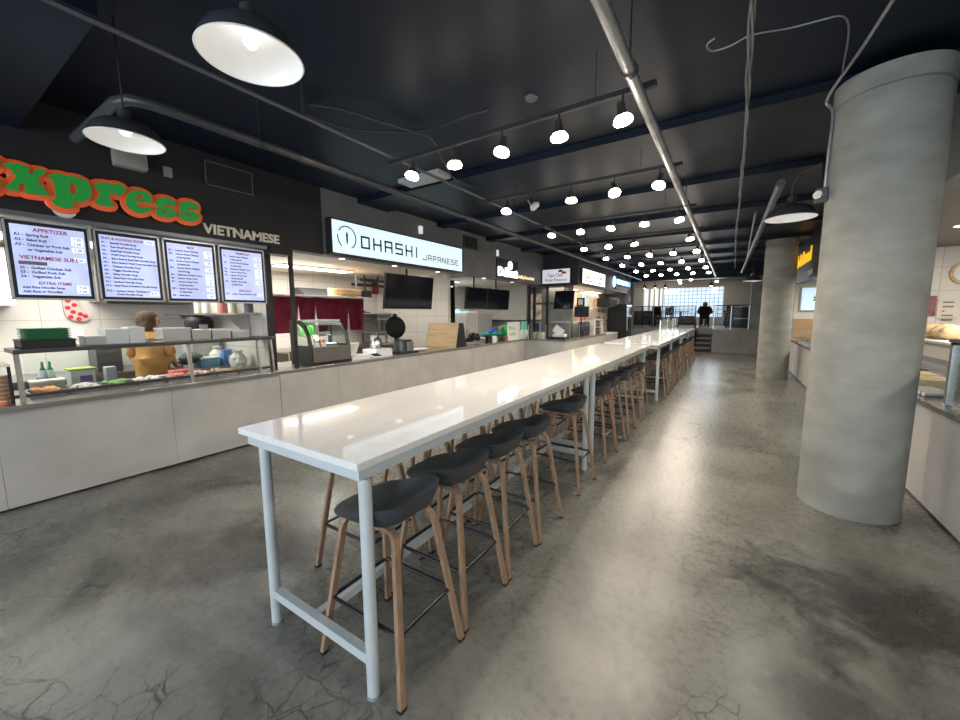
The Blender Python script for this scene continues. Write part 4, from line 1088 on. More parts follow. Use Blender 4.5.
# refrigerated display case
yA, yB = 3.36, 4.05
t = thing('display_case', 'black and steel glass-fronted refrigerated display case on the counter', 'display case', (-5.35, 3.67, TOP))
MB().span((-5.62, yA, TOP), (-5.08, yB, TOP+0.05)).build('base', BLACK, t)
MB().prism([[(yA+0.02, TOP+0.05), (yB-0.02, TOP+0.05), (yB-0.02, TOP+0.27), (yA+0.02, TOP+0.27)]], (-5.12, 0, 0), YV, ZV, 0.03).build('front_panel', mat('stone_grey_metal', (0.23, 0.215, 0.195), 0.35, 0.6), t)
MB().span((-5.62, yA+0.03, TOP+0.05), (-5.13, yB-0.03, TOP+0.26)).build('tub', BLACK, t)
side = [(-5.62, TOP+0.05), (-5.10, TOP+0.05), (-5.10, TOP+0.27), (-5.15, TOP+0.45), (-5.25, TOP+0.60), (-5.38, TOP+0.665), (-5.62, TOP+0.67)]
inner = [(-5.56, TOP+0.29), (-5.17, TOP+0.29), (-5.20, TOP+0.43), (-5.28, TOP+0.55), (-5.40, TOP+0.61), (-5.56, TOP+0.61)]
for y in (yA, yB-0.03):
    MB().prism([side, inner], (0, y+0.03, 0), XV, ZV, 0.03).build('end_frame', BLACK, t)
    MB().prism([inner], (0, y+0.02, 0), XV, ZV, 0.006).build('end_glass', GUARD, t)
MB().span((-5.62, yA+0.03, TOP+0.645), (-5.30, yB-0.03, TOP+0.672)).build('top_plate', mat('case_top_lit', (0.62, 0.63, 0.62), 0.35), t)
fr = MB(); g = [(-5.115, TOP+0.275), (-5.155, TOP+0.45), (-5.25, TOP+0.59), (-5.34, TOP+0.645)]
vs = [[fr.bm.verts.new((a, y, z)) for a, z in g] for y in (yA+0.03, yB-0.03)]
for i in range(3): fr.face([vs[0][i], vs[1][i], vs[1][i+1], vs[0][i+1]])
fr.build('curved_glass', GUARD, t)
MB().span((-5.58, yA+0.04, TOP+0.42), (-5.28, yB-0.04, TOP+0.428)).build('shelf', GLASS, t)
l = bpy.data.lights.new('case_light', 'AREA'); l.shape = 'RECTANGLE'; l.size = 0.2; l.size_y = 0.6; l.energy = 20; l.color = (0.95, 1, 0.98)
o = bpy.data.objects.new('case_light', l); COL.objects.link(o); o.parent = t; o.location = (-0.12, 0, 0.635)
CS = TOP+0.262
for k in range(4):
    y = yA+0.16+k*0.075
    tb = thing('drink_bottle', 'small %s bottle with white cap in the display case, %s from the left' % (('clear', 'clear', 'red', 'red')[k], ORD[k]), 'bottle', (-5.36, y, CS), 'bottles in the display case')
    MB().lathe([(0.026, 0), (0.028, 0.08), (0.018, 0.105)], (-5.36, y, CS), 12).build('bottle_body', mat('drink_%s' % ('clear', 'clear', 'red', 'red')[k], ((0.35, 0.40, 0.36), (0.35, 0.40, 0.36), (0.50, 0.10, 0.04), (0.50, 0.10, 0.04))[k], 0.2), tb, True)
    MB().cyl((-5.36, y, CS+0.105), 0.02, 0.022, 12).build('cap', WHITE, tb, True)
for k, (y, lab) in enumerate(((yA+0.17, 'white price card at the lower left in the display case'), (yA+0.29, 'white price card in the lower middle of the display case'))):
    one('price_card', MB().box((-5.22, y, CS+0.035), (0.004, 0.085, 0.06), Matrix.Rotation(-0.3, 3, 'Y')), WHITE, lab, 'card', 'price cards in the display case')
one('price_card', MB().box((-5.29, yA+0.43, TOP+0.46), (0.004, 0.08, 0.06), Matrix.Rotation(-0.3, 3, 'Y')), WHITE, 'white price card on the glass shelf of the display case', 'card', 'price cards in the display case')
for k in range(5):
    y = yA+0.07+k*0.05
    one('green_drink_box', MB().box((-5.47, y, TOP+0.428+0.075), (0.05, 0.042, 0.15)), mat('green_pack', (0.06, 0.30, 0.05), 0.4), 'green drink carton on the display case shelf, %s from the left' % ORD[k], 'carton', 'green drink cartons in the display case')
for k in range(3):
    y = yA+0.43+k*0.065
    b = MB()
    for i in range(8): b.ball((-5.33+random.uniform(-.03, .03), y+random.uniform(-.02, .02), CS+0.02+random.uniform(0, .02)), 0.018, 1, 1, .8, 8, 5)
    one('sushi_pack', b, mat('sushi_pale', (0.62, 0.58, 0.48), 0.5, var=0.3, scale=40), 'pale food pack at the right in the display case, %s of three' % ('left', 'middle', 'right')[k], 'food pack', 'food packs in the display case', True)

# red curtain, its rail and the wooden tub
RED_C = mat('burgundy_cloth', (0.20, 0.016, 0.042), 0.85, var=0.25, scale=7)
cx = -6.6; ya, yb = 3.55, 5.62; ztop, zbot = 1.985, 1.33
t = thing('noren_curtain', 'burgundy slit curtain hanging behind the display case', 'curtain', (cx, (ya+yb)/2, ztop))
cuts = [ya, 4.02, 4.235, 4.62, 5.26, yb]
cuts = [ya, at_x(299, 315, cx).y, at_x(316, 315, cx).y, at_x(349, 325, cx).y, yb]
for a, b_ in zip(cuts, cuts[1:]):
    b = MB(); n = 14; rows = []
    for j in range(9):
        v = j/8; row = []
        for i in range(n+1):
            u = i/n; z = ztop-(ztop-zbot)*v
            gap = 0.055*max(0, v-0.15)/0.85
            y = a+gap+(b_-a-2*gap)*u
            x = cx+0.018*math.sin(u*9+a*7)*(0.3+v)+0.012*math.sin(u*21+a)
            row.append(b.bm.verts.new((x, y, z-0.02*math.sin(u*math.pi)*(1-v)*0.6)))
        rows.append(row)
    for p, q in zip(rows, rows[1:]):
        for i in range(n): b.face([p[i], p[i+1], q[i+1], q[i]])
    bmesh.ops.solidify(b.bm, geom=b.bm.faces[:], thickness=0.006)
    b.build('cloth_panel', RED_C, t, True)
MB().tube([(cx-0.03, ya-0.05, ztop), (cx-0.03, yb+0.05, ztop)], 0.012, 8).build('rail', WHITE, t, True)
MB().span((-6.95, 3.5, ztop+0.012), (-6.56, 5.75, ztop+0.035)).build('rail_shelf', WHITE, t)
for y in (3.6, 5.7): MB().tube([(-6.9, y, ztop+0.03), (-6.9, y, 2.56)], 0.008, 8).build('hanger', STEEL, t)
yc = at_x(346, 295, -6.72).y
t = thing('wooden_tub', 'round pale wooden sushi tub on the ledge above the red curtain', 'tub', (-6.72, yc, ztop+0.036))
TW = wood('tub_wood', (0.52, 0.33, 0.16), (0.66, 0.46, 0.25), 0, 5)
rt = 0.42
MB().lathe([(rt*.97, 0), (rt, 0.155), (rt*.94, 0.155), (rt*.92, 0.02)], (-6.72, yc, ztop+0.036), 40, sx=0.40).build('tub_body', TW, t, True)
for z in (0.03, 0.10): MB().lathe([(rt*1.0, z), (rt*1.012, z+0.008), (rt*1.0, z+0.016)], (-6.72, yc, ztop+0.036), 40, sx=0.40, closed=False).build('hoop', mat('copper_band', (0.42, 0.25, 0.13), 0.4, 0.4), t, True)
one('steel_hood', MB().prism([[(-7.998, 2.03), (-7.40, 2.03), (-7.72, 2.23), (-7.998, 2.23)]], (0, 4.85, 0), XV, ZV, -1.0), mat('dull_hood_grey', (0.07, 0.07, 0.075), 0.6), 'grey sloping hood on the tiled wall behind the wooden tub', 'hood')
pm = MB()
for a, b_, z in (((-7.2, 6.08), (-7.2, 7.1), 2.45), ((-7.5, 6.08), (-7.5, 7.2), 2.36)): pm.tube([(a[0], a[1], z), (b_[0], b_[1], z)], 0.035, 10)
for y in (6.2, 6.6, 6.9): pm.tube([(-7.2, y, 2.56), (-7.2, y, 2.15)], 0.02, 8)
one('pipe_cluster', pm, MATTE, 'cluster of dark pipes below the ceiling right of the wooden tub', 'pipe', None, True)
q = at_x(377, 288, -7.99); one('red_notice', MB().box((-7.99, q.y, q.z), (0.015, 0.35, 0.34)), mat('notice_red', (0.42, 0.03, 0.04), 0.5), 'red square notice on the tiles left of the big dark screen', 'notice')
q = at_x(371, 296, -6.6); one('display_unit', MB().box((-6.6, 5.72, ztop+0.036+0.07), (0.06, 0.24, 0.14)), BLACK, 'small black unit with pale window right of the wooden tub', 'unit')

# hanging screen
def hung_tv(name, lab, c, w_, h, tilt, face, rod_top, cat='screen', group=None):
    """face = +1 toward the aisle (world +x) or 'y' toward the camera"""
    t = thing(name, lab, cat, tuple(c), group)
    R = (Matrix.Rotation(tilt, 3, 'Y') if face == 'x' else Matrix.Rotation(tilt, 3, 'X'))
    if face == 'x':
        MB().box(c, (0.05, w_, h), R).build('casing', MATTE, t, False, 0.005)
        MB().box(Vector(c)+R@Vector((0.0262, 0, 0.004)), (0.003, w_-0.025, h-0.03), R).build('panel', SCREEN, t)
        MB().box(Vector(c)+R@Vector((0.026, 0, -h/2+0.006)), (0.004, w_, 0.010), R).build('lower_bezel', SILV, t)
        e = Vector((-0.07, 0, 0))
    else:
        MB().box(c, (w_, 0.05, h), R).build('casing', MATTE, t, False, 0.005)
        MB().box(Vector(c)+R@Vector((0, -0.0262, 0.004)), (w_-0.025, 0.003, h-0.03), R).build('panel', SCREEN, t)
        e = Vector((0, 0.07, 0))
    MB().tube([Vector(c)+e, Vector((c[0]+e.x, c[1]+e.y, rod_top))], 0.02, 10).build('mount', MATTE, t, True)
    return t


hung_tv('hanging_screen', 'large dark hanging screen below the lightbox sign', (-5.42, 5.80, 2.085), 1.36, 0.67, 0.12, 'x', 2.56)
hung_tv('hanging_screen', 'left one of two dark hanging screens below the round-topped lit sign', (-5.36, 8.12, 2.03), 0.93, 0.54, 0.10, 'x', 2.56)
hung_tv('hanging_screen', 'right one of two dark hanging screens below the round-topped lit sign', (-5.36, 9.20, 2.03), 1.16, 0.56, 0.10, 'x', 2.56)
hung_tv('hanging_screen', 'dark tilted screen hanging below the white Persian restaurant sign', (-4.33, 11.45, 2.06), 0.62, 0.56, -0.22, 'y', 2.5)

# counter things of stall 2
yk = at_z(352, 362, TOP).y
t = thing('till', 'white till with a tilted touch screen beside the display case', 'till', (-5.28, 4.30, TOP))
MB().span((-5.50, 4.10, TOP), (-5.14, 4.48, TOP+0.07)).build('base', WHITE, t, False, 0.01)
MB().box((-5.28, 4.20, TOP+0.18), (0.03, 0.26, 0.22), Matrix.Rotation(0.5, 3, 'Y')).build('screen_back', WHITE, t, False, 0.006)
t = thing('card_reader', 'white tablet with dark screen lying at the counter edge', 'tablet', (-5.13, 4.62, TOP))
MB().box((-5.13, 4.60, TOP+0.045), (0.16, 0.22, 0.018), Matrix.Rotation(0.35, 3, 'Y')).build('casing', WHITE, t, False, 0.004)
MB().box((-5.125, 4.60, TOP+0.056), (0.11, 0.16, 0.004), Matrix.Rotation(0.35, 3, 'Y')).build('screen', SCREEN, t)
MB().span((-5.20, 4.55, TOP), (-5.16, 4.65, TOP+0.05)).build('stand', WHITE, t)
t = thing('counter_box', 'white box on the counter left of the waffle maker', 'box', (-5.42, 4.85, TOP)); MB().span((-5.54, 4.66, TOP), (-5.18, 5.04, TOP+0.13)).build('body', WHITE, t, False, 0.006)
t = thing('kettle', 'steel kettle with black handle on the white box', 'kettle', (-5.38, 4.82, TOP+0.131))
MB().lathe([(0.095, 0), (0.10, 0.03), (0.07, 0.15), (0.05, 0.18), (0.01, 0.20)], (-5.38, 4.82, TOP+0.131), 20).build('body', STEEL, t, True)
MB().tube([(-5.38, 4.90, TOP+0.17), (-5.38, 4.97, TOP+0.20), (-5.38, 4.95, TOP+0.29), (-5.38, 4.86, TOP+0.33)], 0.014, 8).build('handle', BLACK, t, True)
b = MB()
for i in range(14): b.ball((-5.48+random.uniform(-.04, .04), 4.36+random.uniform(-.10, .10), TOP+0.09+0.13*abs(random.gauss(0, .5))), 0.022, 1, 1.4, .8, 7, 5)
one('dried_leaves', b, mat('olive_brown', (0.22, 0.17, 0.07), 0.7, var=0.3, scale=20), 'olive brown heap of food behind the white till', 'food', None, True)
# waffle maker
wy = 5.42
t = thing('waffle_maker', 'open black round waffle maker on a steel base', 'waffle maker', (-5.28, wy, TOP))
MB().span((-5.46, wy-0.24, TOP), (-5.10, wy+0.24, TOP+0.05)).build('plinth', BLACK, t, False, 0.006)
MB().cyl((-5.28, wy, TOP+0.05), 0.17, 0.19, 28).build('drum', DSTEEL, t, True)
MB().span((-5.118, wy-0.06, TOP+0.06), (-5.095, wy+0.10, TOP+0.23)).build('front_plate', STEEL, t, False, 0.004)
MB().cyl((-5.28, wy, TOP+0.24), 0.175, 0.02, 28).build('lower_iron', BLACK, t, True)
MB().lathe([(0.02, -0.045), (0.13, -0.04), (0.205, -0.01), (0.21, 0.02), (0.17, 0.05), (0.05, 0.06)], (-5.44, wy-0.03, TOP+0.50), 32, (1, -0.35, 0.12)).build('lid', mat('black_iron', (0.005, 0.006, 0.008), 0.6, spec=0.2), t, True)
MB().tube([(-5.44, wy-0.03, TOP+0.24), (-5.43, wy-0.03, TOP+0.36)], 0.03, 8).build('hinge', BLACK, t)
MB().ball((-5.44, wy-0.03, TOP+0.73), 0.035, 1, 1.6, 1).build('handle', BLACK, t, True)
t = thing('dish', 'wide white dish on the counter right of the waffle maker', 'dish', (-5.33, 5.92, TOP)); MB().lathe([(0.12, 0), (0.19, 0.045), (0.185, 0.05), (0.11, 0.01)], (-5.33, 5.92, TOP), 28, sy=1.2).build('bowl', WHITE, t, True)
# tan board stand
t = thing('board_stand', 'slanted tan board with a black side standing on the counter', 'board stand', (-5.25, 6.55, TOP))
A_, B_ = Vector((-5.93, 6.86, TOP)), Vector((-5.09, 6.88, TOP))
u = (B_-A_).normalized(); bk_ = Vector((-u.y, u.x, 0)); wd = (B_-A_).length; hh = 0.545
if bk_.y < 0: bk_ = -bk_
lean = (ZV*hh+bk_*0.13)
MB().prism([[(0, 0), (wd, 0), (wd, 1), (0, 1)]], A_, u, lean, 0.018).build('board', wood('tan_board', (0.40, 0.28, 0.15), (0.54, 0.40, 0.24), 0, 4), t)
for o_, k in ((B_+u*0.001, 1), (A_-u*0.021, 0)):
    MB().prism([[(0, 0), (0.40, 0), (0.27, hh), (0.13, hh)]], o_, bk_, ZV, 0.02).build('side', BLACK, t)
MB().prism([[(0, 0), (wd, 0), (wd, 1), (0, 1)]], A_+bk_*0.40, u, ZV*hh-bk_*0.13, 0.015).build('back_board', BLACK, t)
# back of stall 2: bench, shelf, white bin
bench('prep_bench', 'steel prep bench behind the waffle maker', -7.95, -7.1, 4.2, 7.25, 0.95, STEEL)
t = thing('wall_shelf', 'steel bracket shelf on the tiled wall right of the curtain', 'shelf', (-7.7, 6.6, 1.65))
MB().span((-8.0, 5.9, 1.66), (-7.45, 7.25, 1.69)).build('board', STEEL, t)
for y in (6.1, 6.9): MB().prism([[(0, 0), (-0.42, 0), (0, -0.36)][::-1]], (-7.55, y, 1.66), XV, ZV, 0.02).build('bracket', STEEL, t)
bb = MB()
t = thing('gas_ring', 'black gas burner on the bracket shelf', 'burner', (-7.7, 6.35, 1.69)); MB().lathe([(0.24, 0), (0.20, 0.06), (0.10, 0.09)], (-7.72, 6.35, 1.691), 16).build('ring', BLACK, t); MB().span((-7.9, 6.1, 1.691), (-7.5, 6.6, 1.72)).build('base', DSTEEL, t)
t = thing('wire_rack', 'steel wire rack with white bins behind the dish', 'rack', (-7.4, 7.0, 0.951))
for y in (6.55, 7.2):
    for x in (-7.75, -7.2): MB().span((x-0.012, y-0.012, 0.951), (x+0.012, y+0.012, 1.55)).build('post', DSTEEL, t)
for z in (1.2, 1.53): MB().span((-7.77, 6.53, z), (-7.18, 7.22, z+0.02)).build('shelf', STEEL, t)
for k, y in enumerate((6.72, 7.02)): one('white_bin', MB().box((-7.4, y, 1.05), (0.3, 0.22, 0.196)), WHITE, 'white bin in the wire rack, %s one' % ('left', 'right')[k], 'bin', 'white bins in the wire rack', False, 0.01)

# black glass-doored fridge between the stalls
t = thing('display_fridge', 'tall black framed glass fridge right of the big hanging screen', 'fridge', (-6.08, 7.77, 0))
b = MB(); xa, xb, ya, yb, h = -6.60, -6.02, 7.42, 8.12, 2.50
b.span((xa, ya, 0), (xa+0.04, yb, h)).span((xa, ya, 0), (xb, ya+0.04, h)).span((xa, yb-0.04, 0), (xb, yb, h)).span((xa, ya, 0), (xb, yb, 0.1)).span((xa, ya, h-0.06), (xb, yb, h))
b.span((xa, ya, 0.1), (xa+0.03, yb, h-0.06)).build('cabinet', MATTE, t)
d_ = MB().span((xb-0.03, ya, 0.1), (xb, ya+0.05, h-0.06)).span((xb-0.03, yb-0.05, 0.1), (xb, yb, h-0.06)).span((xb-0.03, ya, h-0.12), (xb, yb, h-0.06)).span((xb-0.03, ya, 0.1), (xb, yb, 0.18)).build('door', BLACK, t)
MB().span((xb-0.02, ya+0.05, 0.18), (xb-0.012, yb-0.05, h-0.12)).build('glass', SMOKE, d_)
MB().span((xb-0.06, ya+0.06, h-0.17), (xb-0.035, yb-0.06, h-0.125)).build('light_strip', glow('fridge_light', (1.0, 0.88, 0.62), 2.2), t)
for z in (0.7, 1.1, 1.5): MB().span((xa+0.04, ya+0.04, z), (xb-0.04, yb-0.04, z+0.015)).build('shelf', STEEL, t)

# ================================================================= STALL 3
t = thing('round_topped_sign', 'glowing white sign with a lit round emblem on the grey fascia', 'sign', (FX, 9.1, 2.58))
ya, yb = at_x(496, 270, FX).y, at_x(517, 270, FX).y
MB().span((FX, ya, 2.56), (FX+0.03, yb, 3.06)).build('panel', BLACKWALL, t)
lt = MB(); text_mb(lt, 'Ddbest', 0.30, (FX+0.032, ya+0.04, 2.63), YV, ZV, 0.02, bold=0.010)
ys = [v.co.y for v in lt.bm.verts]; k = (yb-ya-0.10)/(max(ys)-min(ys))
for v in lt.bm.verts: v.co.y = ya+0.05+(v.co.y-min(ys))*k
lt.build('lettering', glow('sign_glow_white', (0.95, 0.97, 1.0), 4.0), t)
q = at_x(510, 267.5, FX+0.03); MB().lathe([(0.115, 0), (0.115, 0.02), (0.09, 0.035)], (FX+0.03, q.y, 2.92), 28, (1, 0, 0), sy=1.0).build('emblem', glow('sign_glow_blue', (0.70, 0.88, 1.0), 1.8), t, True)
tg = MB(); ya = at_x(518, 280, FX+.01).y; yb = at_x(534, 280, FX+.01).y
text_mb(tg, 'Healthy Korean Food', 0.13, (FX+0.002, ya, 2.64), YV, ZV, 0.012, bold=0.003)
ys = [v.co.y for v in tg.bm.verts]; k = (yb-ya)/(max(ys)-min(ys))
for v in tg.bm.verts: v.co.y = ya+(v.co.y-min(ys))*k
one('tagline_lettering', tg, glow('tagline_cream', (0.85, 0.66, 0.42), 0.8), 'small cream lettering on the fascia right of the glowing white sign', 'sign')

# back of stall 3
t = thing('white_fridge', 'white fridge with papers pinned on its door under the hanging screens', 'fridge', (-6.9, 9.4, 0))
MB().span((-7.3, 8.75, 0), (-6.52, 9.95, 1.72)).build('cabinet', mat('fridge_cream', (0.62, 0.60, 0.55), 0.4), t, False, 0.01)
for a, b_ in ((8.77, 9.34), (9.36, 9.93)):
    d_ = MB().span((-6.518, a, 0.06), (-6.49, b_, 1.70)).build('door', mat('fridge_cream', (0, 0, 0)), t, False, 0.004)
    MB().span((-6.49, b_-0.07 if a < 9 else a+0.04, 0.8), (-6.465, b_-0.04 if a < 9 else a+0.07, 1.2)).build('handle', STEEL, d_)
MB().span((-6.49, 8.85, 1.28), (-6.485, 9.28, 1.66)).build('pinned_paper', WHITE, t)
one('blue_case', MB().span((-7.1, 9.1, 1.721), (-6.6, 9.6, 1.80)), mat('dull_blue', (0.08, 0.20, 0.32), 0.5), 'dull blue case lying on top of the white fridge', 'case')
t = thing('grey_cabinet', 'pale grey tall cabinet right of the white fridge', 'cabinet', (-6.9, 10.3, 0)); MB().span((-7.3, 9.98, 0), (-6.50, 10.75, 1.68)).build('body', mat('cool_grey', (0.42, 0.42, 0.42), 0.5), t, False, 0.006); MB().span((-6.50, 10.0, 0.05), (-6.48, 10.73, 1.66)).build('door', mat('cool_grey', (0, 0, 0)), t)
struct('trim_30', MB().span((-8.0, 11.35, 0), (-5.55, 11.45, 2.56)), mat('grey_plaster', (0.40, 0.385, 0.36), 0.6, var=0.08, scale=2))
t = thing('dark_shelf', 'dark shelf with a pale tray on the grey wall', 'shelf', (-6.4, 11.2, 1.4)); MB().span((-7.0, 11.08, 1.42), (-5.56, 11.348, 1.45)).build('board', DSTEEL, t); MB().span((-6.9, 11.1, 1.12), (-5.6, 11.348, 1.15)).build('board', DSTEEL, t)
one('pale_tray', MB().span((-6.8, 11.10, 1.151), (-6.0, 11.33, 1.25)), mat('bag_white', (0, 0, 0)), 'pale tray on the lower dark shelf', 'tray', None, False, 0.02)
struct('trim_31', MB().span((-5.50, 11.33, 0), (-5.44, 11.40, 2.53)), MATTE)
t = thing('menu_stand', 'white counter sign with green lettering on the third stall counter', 'counter sign', (-5.3, 9.3, TOP))
y = at_z(512, 341, TOP).y
ya, yb = at_x(507.5, 330, -5.25).y, at_x(519.5, 330, -5.25).y
MB().box((-5.25, (ya+yb)/2, TOP+0.26), (0.02, yb-ya, 0.50)).build('card', WHITE, t)
g = MB(); text_mb(g, 'Menu\n today', 0.16, (-5.239, ya+0.06, TOP+0.29), YV, ZV, 0.002); g.build('lettering', GREEN, t)
MB().span((-5.32, ya, TOP), (-5.18, yb, TOP+0.012)).build('foot', WHITE, t)
# miscellany along the counter of stall 3 (front edge to back)
def on_counter(name, lab, cat, pxa, pxb, xf, h, dx, m, zb=TOP, bevel=0.006, taper=1.0, group=None):
    ya, yb = at_x(pxa, 340, xf).y, at_x(pxb, 340, xf).y
    return one(name, MB().box((xf-dx/2, (ya+yb)/2, zb+h/2), (dx, yb-ya, h), None, taper), m, lab, cat, group, False, bevel)


b = MB(); y = at_x(475, 340, -5.35).y
for i in range(16): b.ball((-5.4+random.uniform(-.1, .1), y+random.uniform(-.16, .16), TOP+0.06+random.uniform(0, .18)), 0.07, 1, 1, .8, 8, 6)
one('black_bag', b, BLACK, 'crumpled black bag on the counter right of the tan board', 'bag', None, True)
y = at_x(491, 335, -5.5).y
t = thing('green_basin', 'green basin with a blue cloth in it behind the third counter', 'basin', (-5.5, y, TOP+0.12))
MB().lathe([(0.22, 0.0), (0.33, 0.10), (0.32, 0.11), (0.2, 0.02)], (-5.5, y, TOP+0.121), 24).build('bowl', mat('sea_green', (0.02, 0.30, 0.22), 0.4), t, True)
b = MB()
for i in range(7): b.ball((-5.5+random.uniform(-.08, .08), y-0.06+0.045*i, TOP+0.24+0.012*i), 0.06, 1, 1.2, .9, 8, 6)
one('blue_cloth', b, mat('royal_blue_cloth', (0.03, 0.07, 0.35), 0.7), 'blue cloth heaped in the green basin', 'cloth', None, True)
on_counter('cardboard_box', 'low grey box carrying the green basin', 'box', 484, 498, -5.36, 0.118, 0.36, mat('cool_grey', (0, 0, 0)))
on_counter('black_holder', 'upright black holder at the counter edge before the green basin', 'holder', 488, 492, -5.14, 0.20, 0.08, BLACK)
on_counter('white_cup_stack', 'white cups between the black holder and the grey steamer', 'cups', 493, 496.5, -5.14, 0.17, 0.08, WHITE, taper=1.1)
on_counter('steamer', 'grey steel steamer left of the white counter sign', 'steamer', 498.5, 505.5, -5.45, 0.38, 0.3, STEEL)
on_counter('red_can', 'small red tin at the counter edge before the grey steamer', 'tin', 505, 508, -5.14, 0.12, 0.08, mat('dull_red', (0.35, 0.05, 0.05), 0.5))
on_counter('green_bottle', 'bright green bottle tucked behind the white counter sign', 'bottle', 506.2, 508.6, -5.35, 0.42, 0.10, mat('bright_green', (0.05, 0.45, 0.12), 0.4), zb=TOP+0.002)
t = thing('soap_jug', 'translucent jug with turquoise top right of the white counter sign', 'jug', (-5.2, at_x(524, 335, -5.2).y, TOP)); y = at_x(524, 335, -5.2).y
MB().lathe([(0.13, 0), (0.14, 0.18), (0.10, 0.27)], (-5.2, y, TOP), 20).build('body', mat('milky_green', (0.55, 0.62, 0.56), 0.4), t, True); MB().lathe([(0.09, 0.27), (0.09, 0.52)], (-5.2, y, TOP), 16).build('top', mat('turquoise', (0.12, 0.48, 0.42), 0.4), t, True)
# doorway strip of lit picture between dark frames
t = thing('doorway', 'dark framed doorway with a bright picture between the third and fourth stalls', 'doorway', (-5.9, 11.9, 0))
MB().span((-5.40, 11.50, 0), (-5.33, 11.58, 2.50)).build('jamb', MATTE, t); MB().span((-4.95, 11.50, 0), (-4.89, 11.58, 2.50)).build('jamb', MATTE, t)
MB().span((-5.33, 11.5, 1.93), (-4.2, 11.56, 2.0)).build('transom', DSTEEL, t)
MB().span((-5.70, 11.98, 1.45), (-5.32, 12.0, 2.3)).build('picture', mat('bright_poster', (0.62, 0.48, 0.38), 0.5, emit=0.25, var=0.6, scale=5), t)
MB().span((-5.70, 11.97, 0.8), (-5.32, 11.99, 1.38)).build('lower_poster', mat('pale_poster', (0.55, 0.55, 0.58), 0.5), t)
MB().span((-5.47, 11.955, 1.0), (-5.40, 11.97, 1.34)).build('blue_strip', mat('royal_blue_cloth', (0, 0, 0)), t)

# ================================================================= STALL 4: PERSIAN CORNER AND BEYOND
t = thing('hanging_sign', 'white hanging sign with dark script reading Tapa Chef Persian Restaurant', 'sign', (-4.58, 11.4, 2.55))
MB().span((-5.04, 11.36, 2.54), (-4.10, 11.50, 3.02)).build('housing', MATTE, t)
MB().span((-5.01, 11.345, 2.57), (-4.13, 11.37, 2.99)).build('lit_face', mat('sign_pale_violet', (0.72, 0.70, 0.76), 0.3, emit=0.48), t)
b = MB(); text_mb(b, 'Tapa Chef', 0.15, (-4.60, 11.343, 2.765), XV, ZV, 0.003, 'CENTER', xs=0.8); text_mb(b, 'Persian Restaurant', 0.13, (-4.57, 11.343, 2.63), XV, ZV, 0.003, 'CENTER', xs=0.72); b.build('lettering', LT, t)
for k, (cx_, cz, m) in enumerate(((-4.42, 2.93, mat('leaf_dark_green', (0.01, 0.14, 0.10), 0.5)), (-4.31, 2.875, mat('leaf_crimson', (0.50, 0.02, 0.07), 0.5)))):
    MB().lathe([(0.001, 0), (0.075, 0.001), (0.07, 0.004)], (cx_, 11.343, cz), 20, (0, -1, 0), sy=0.5).build('leaf_mark', m, t)
# lit picture boxes on the fascia
ya, yb = 11.75, 14.25
for k, (a, b_, lab) in enumerate(((11.72, 12.98, 'left one of two bright lit food boards on the far fascia'), (13.0, 14.2, 'right one of two bright lit food boards on the far fascia'))):
    t = thing('lit_board', lab, 'sign', (-3.9, (a+b_)/2, 2.57), 'lit food boards on the far fascia')
    MB().span((-3.92, a, 2.56), (-3.86, b_, 3.02)).build('housing', MATTE, t)
    MB().span((-3.862, a+0.02, 2.575), (-3.85, b_-0.02, 3.0)).build('lit_face', glow('board_white', (0.92, 0.95, 0.86), 1.9), t)
    g = MB(); text_mb(g, ('Black', 'Bowl')[k], 0.30, (-3.849, a+0.22, 2.74), YV, ZV, 0.003, bold=0.006); g.build('lettering', mat('board_green', (0.20, 0.42, 0.16), 0.5), t)
    MB().span((-3.85, a+0.2, 2.64), (-3.847, b_-0.3, 2.68)).build('strapline', mat('board_orange', (0.75, 0.42, 0.25), 0.5), t)
t = thing('blue_sign', 'lit blue sign with white edge on the far end of the left fascia', 'sign', (-3.88, 16.9, 2.6))
MB().span((-3.92, 15.6, 2.76), (-3.84, 18.2, 3.0)).build('housing', MATTE, t)
MB().span((-3.84, 15.65, 2.78), (-3.82, 18.15, 2.98)).build('lit_face', glow('sign_blue', (0.14, 0.42, 0.95), 1.5), t)
g = MB(); text_mb(g, 'FRESH SUBS', 0.20, (-3.818, 15.9, 2.81), YV, ZV, 0.003, bold=0.006, xs=1.6); g.build('lettering', glow('sign_glow_white', (0, 0, 0), 3.5), t)
MB().lathe([(0.16, 0), (0.16, 0.03)], (-3.86, 15.45, 2.85), 20, (1, 0, 0), sx=1.3).build('emblem', glow('emblem_white', (0.85, 0.88, 1.0), 1.8), t)
MB().span((-3.92, 15.9, 2.6), (-3.87, 18.0, 2.72)).build('brown_strip', mat('brown_sign', (0.22, 0.11, 0.06), 0.5), t)
one('red_notice', MB().box((-3.885, 18.45, 2.32), (0.02, 0.3, 0.3)), mat('pink_notice', (0.72, 0.30, 0.32), 0.5), 'small pink notice on the grey wall end by the far fridge', 'notice')
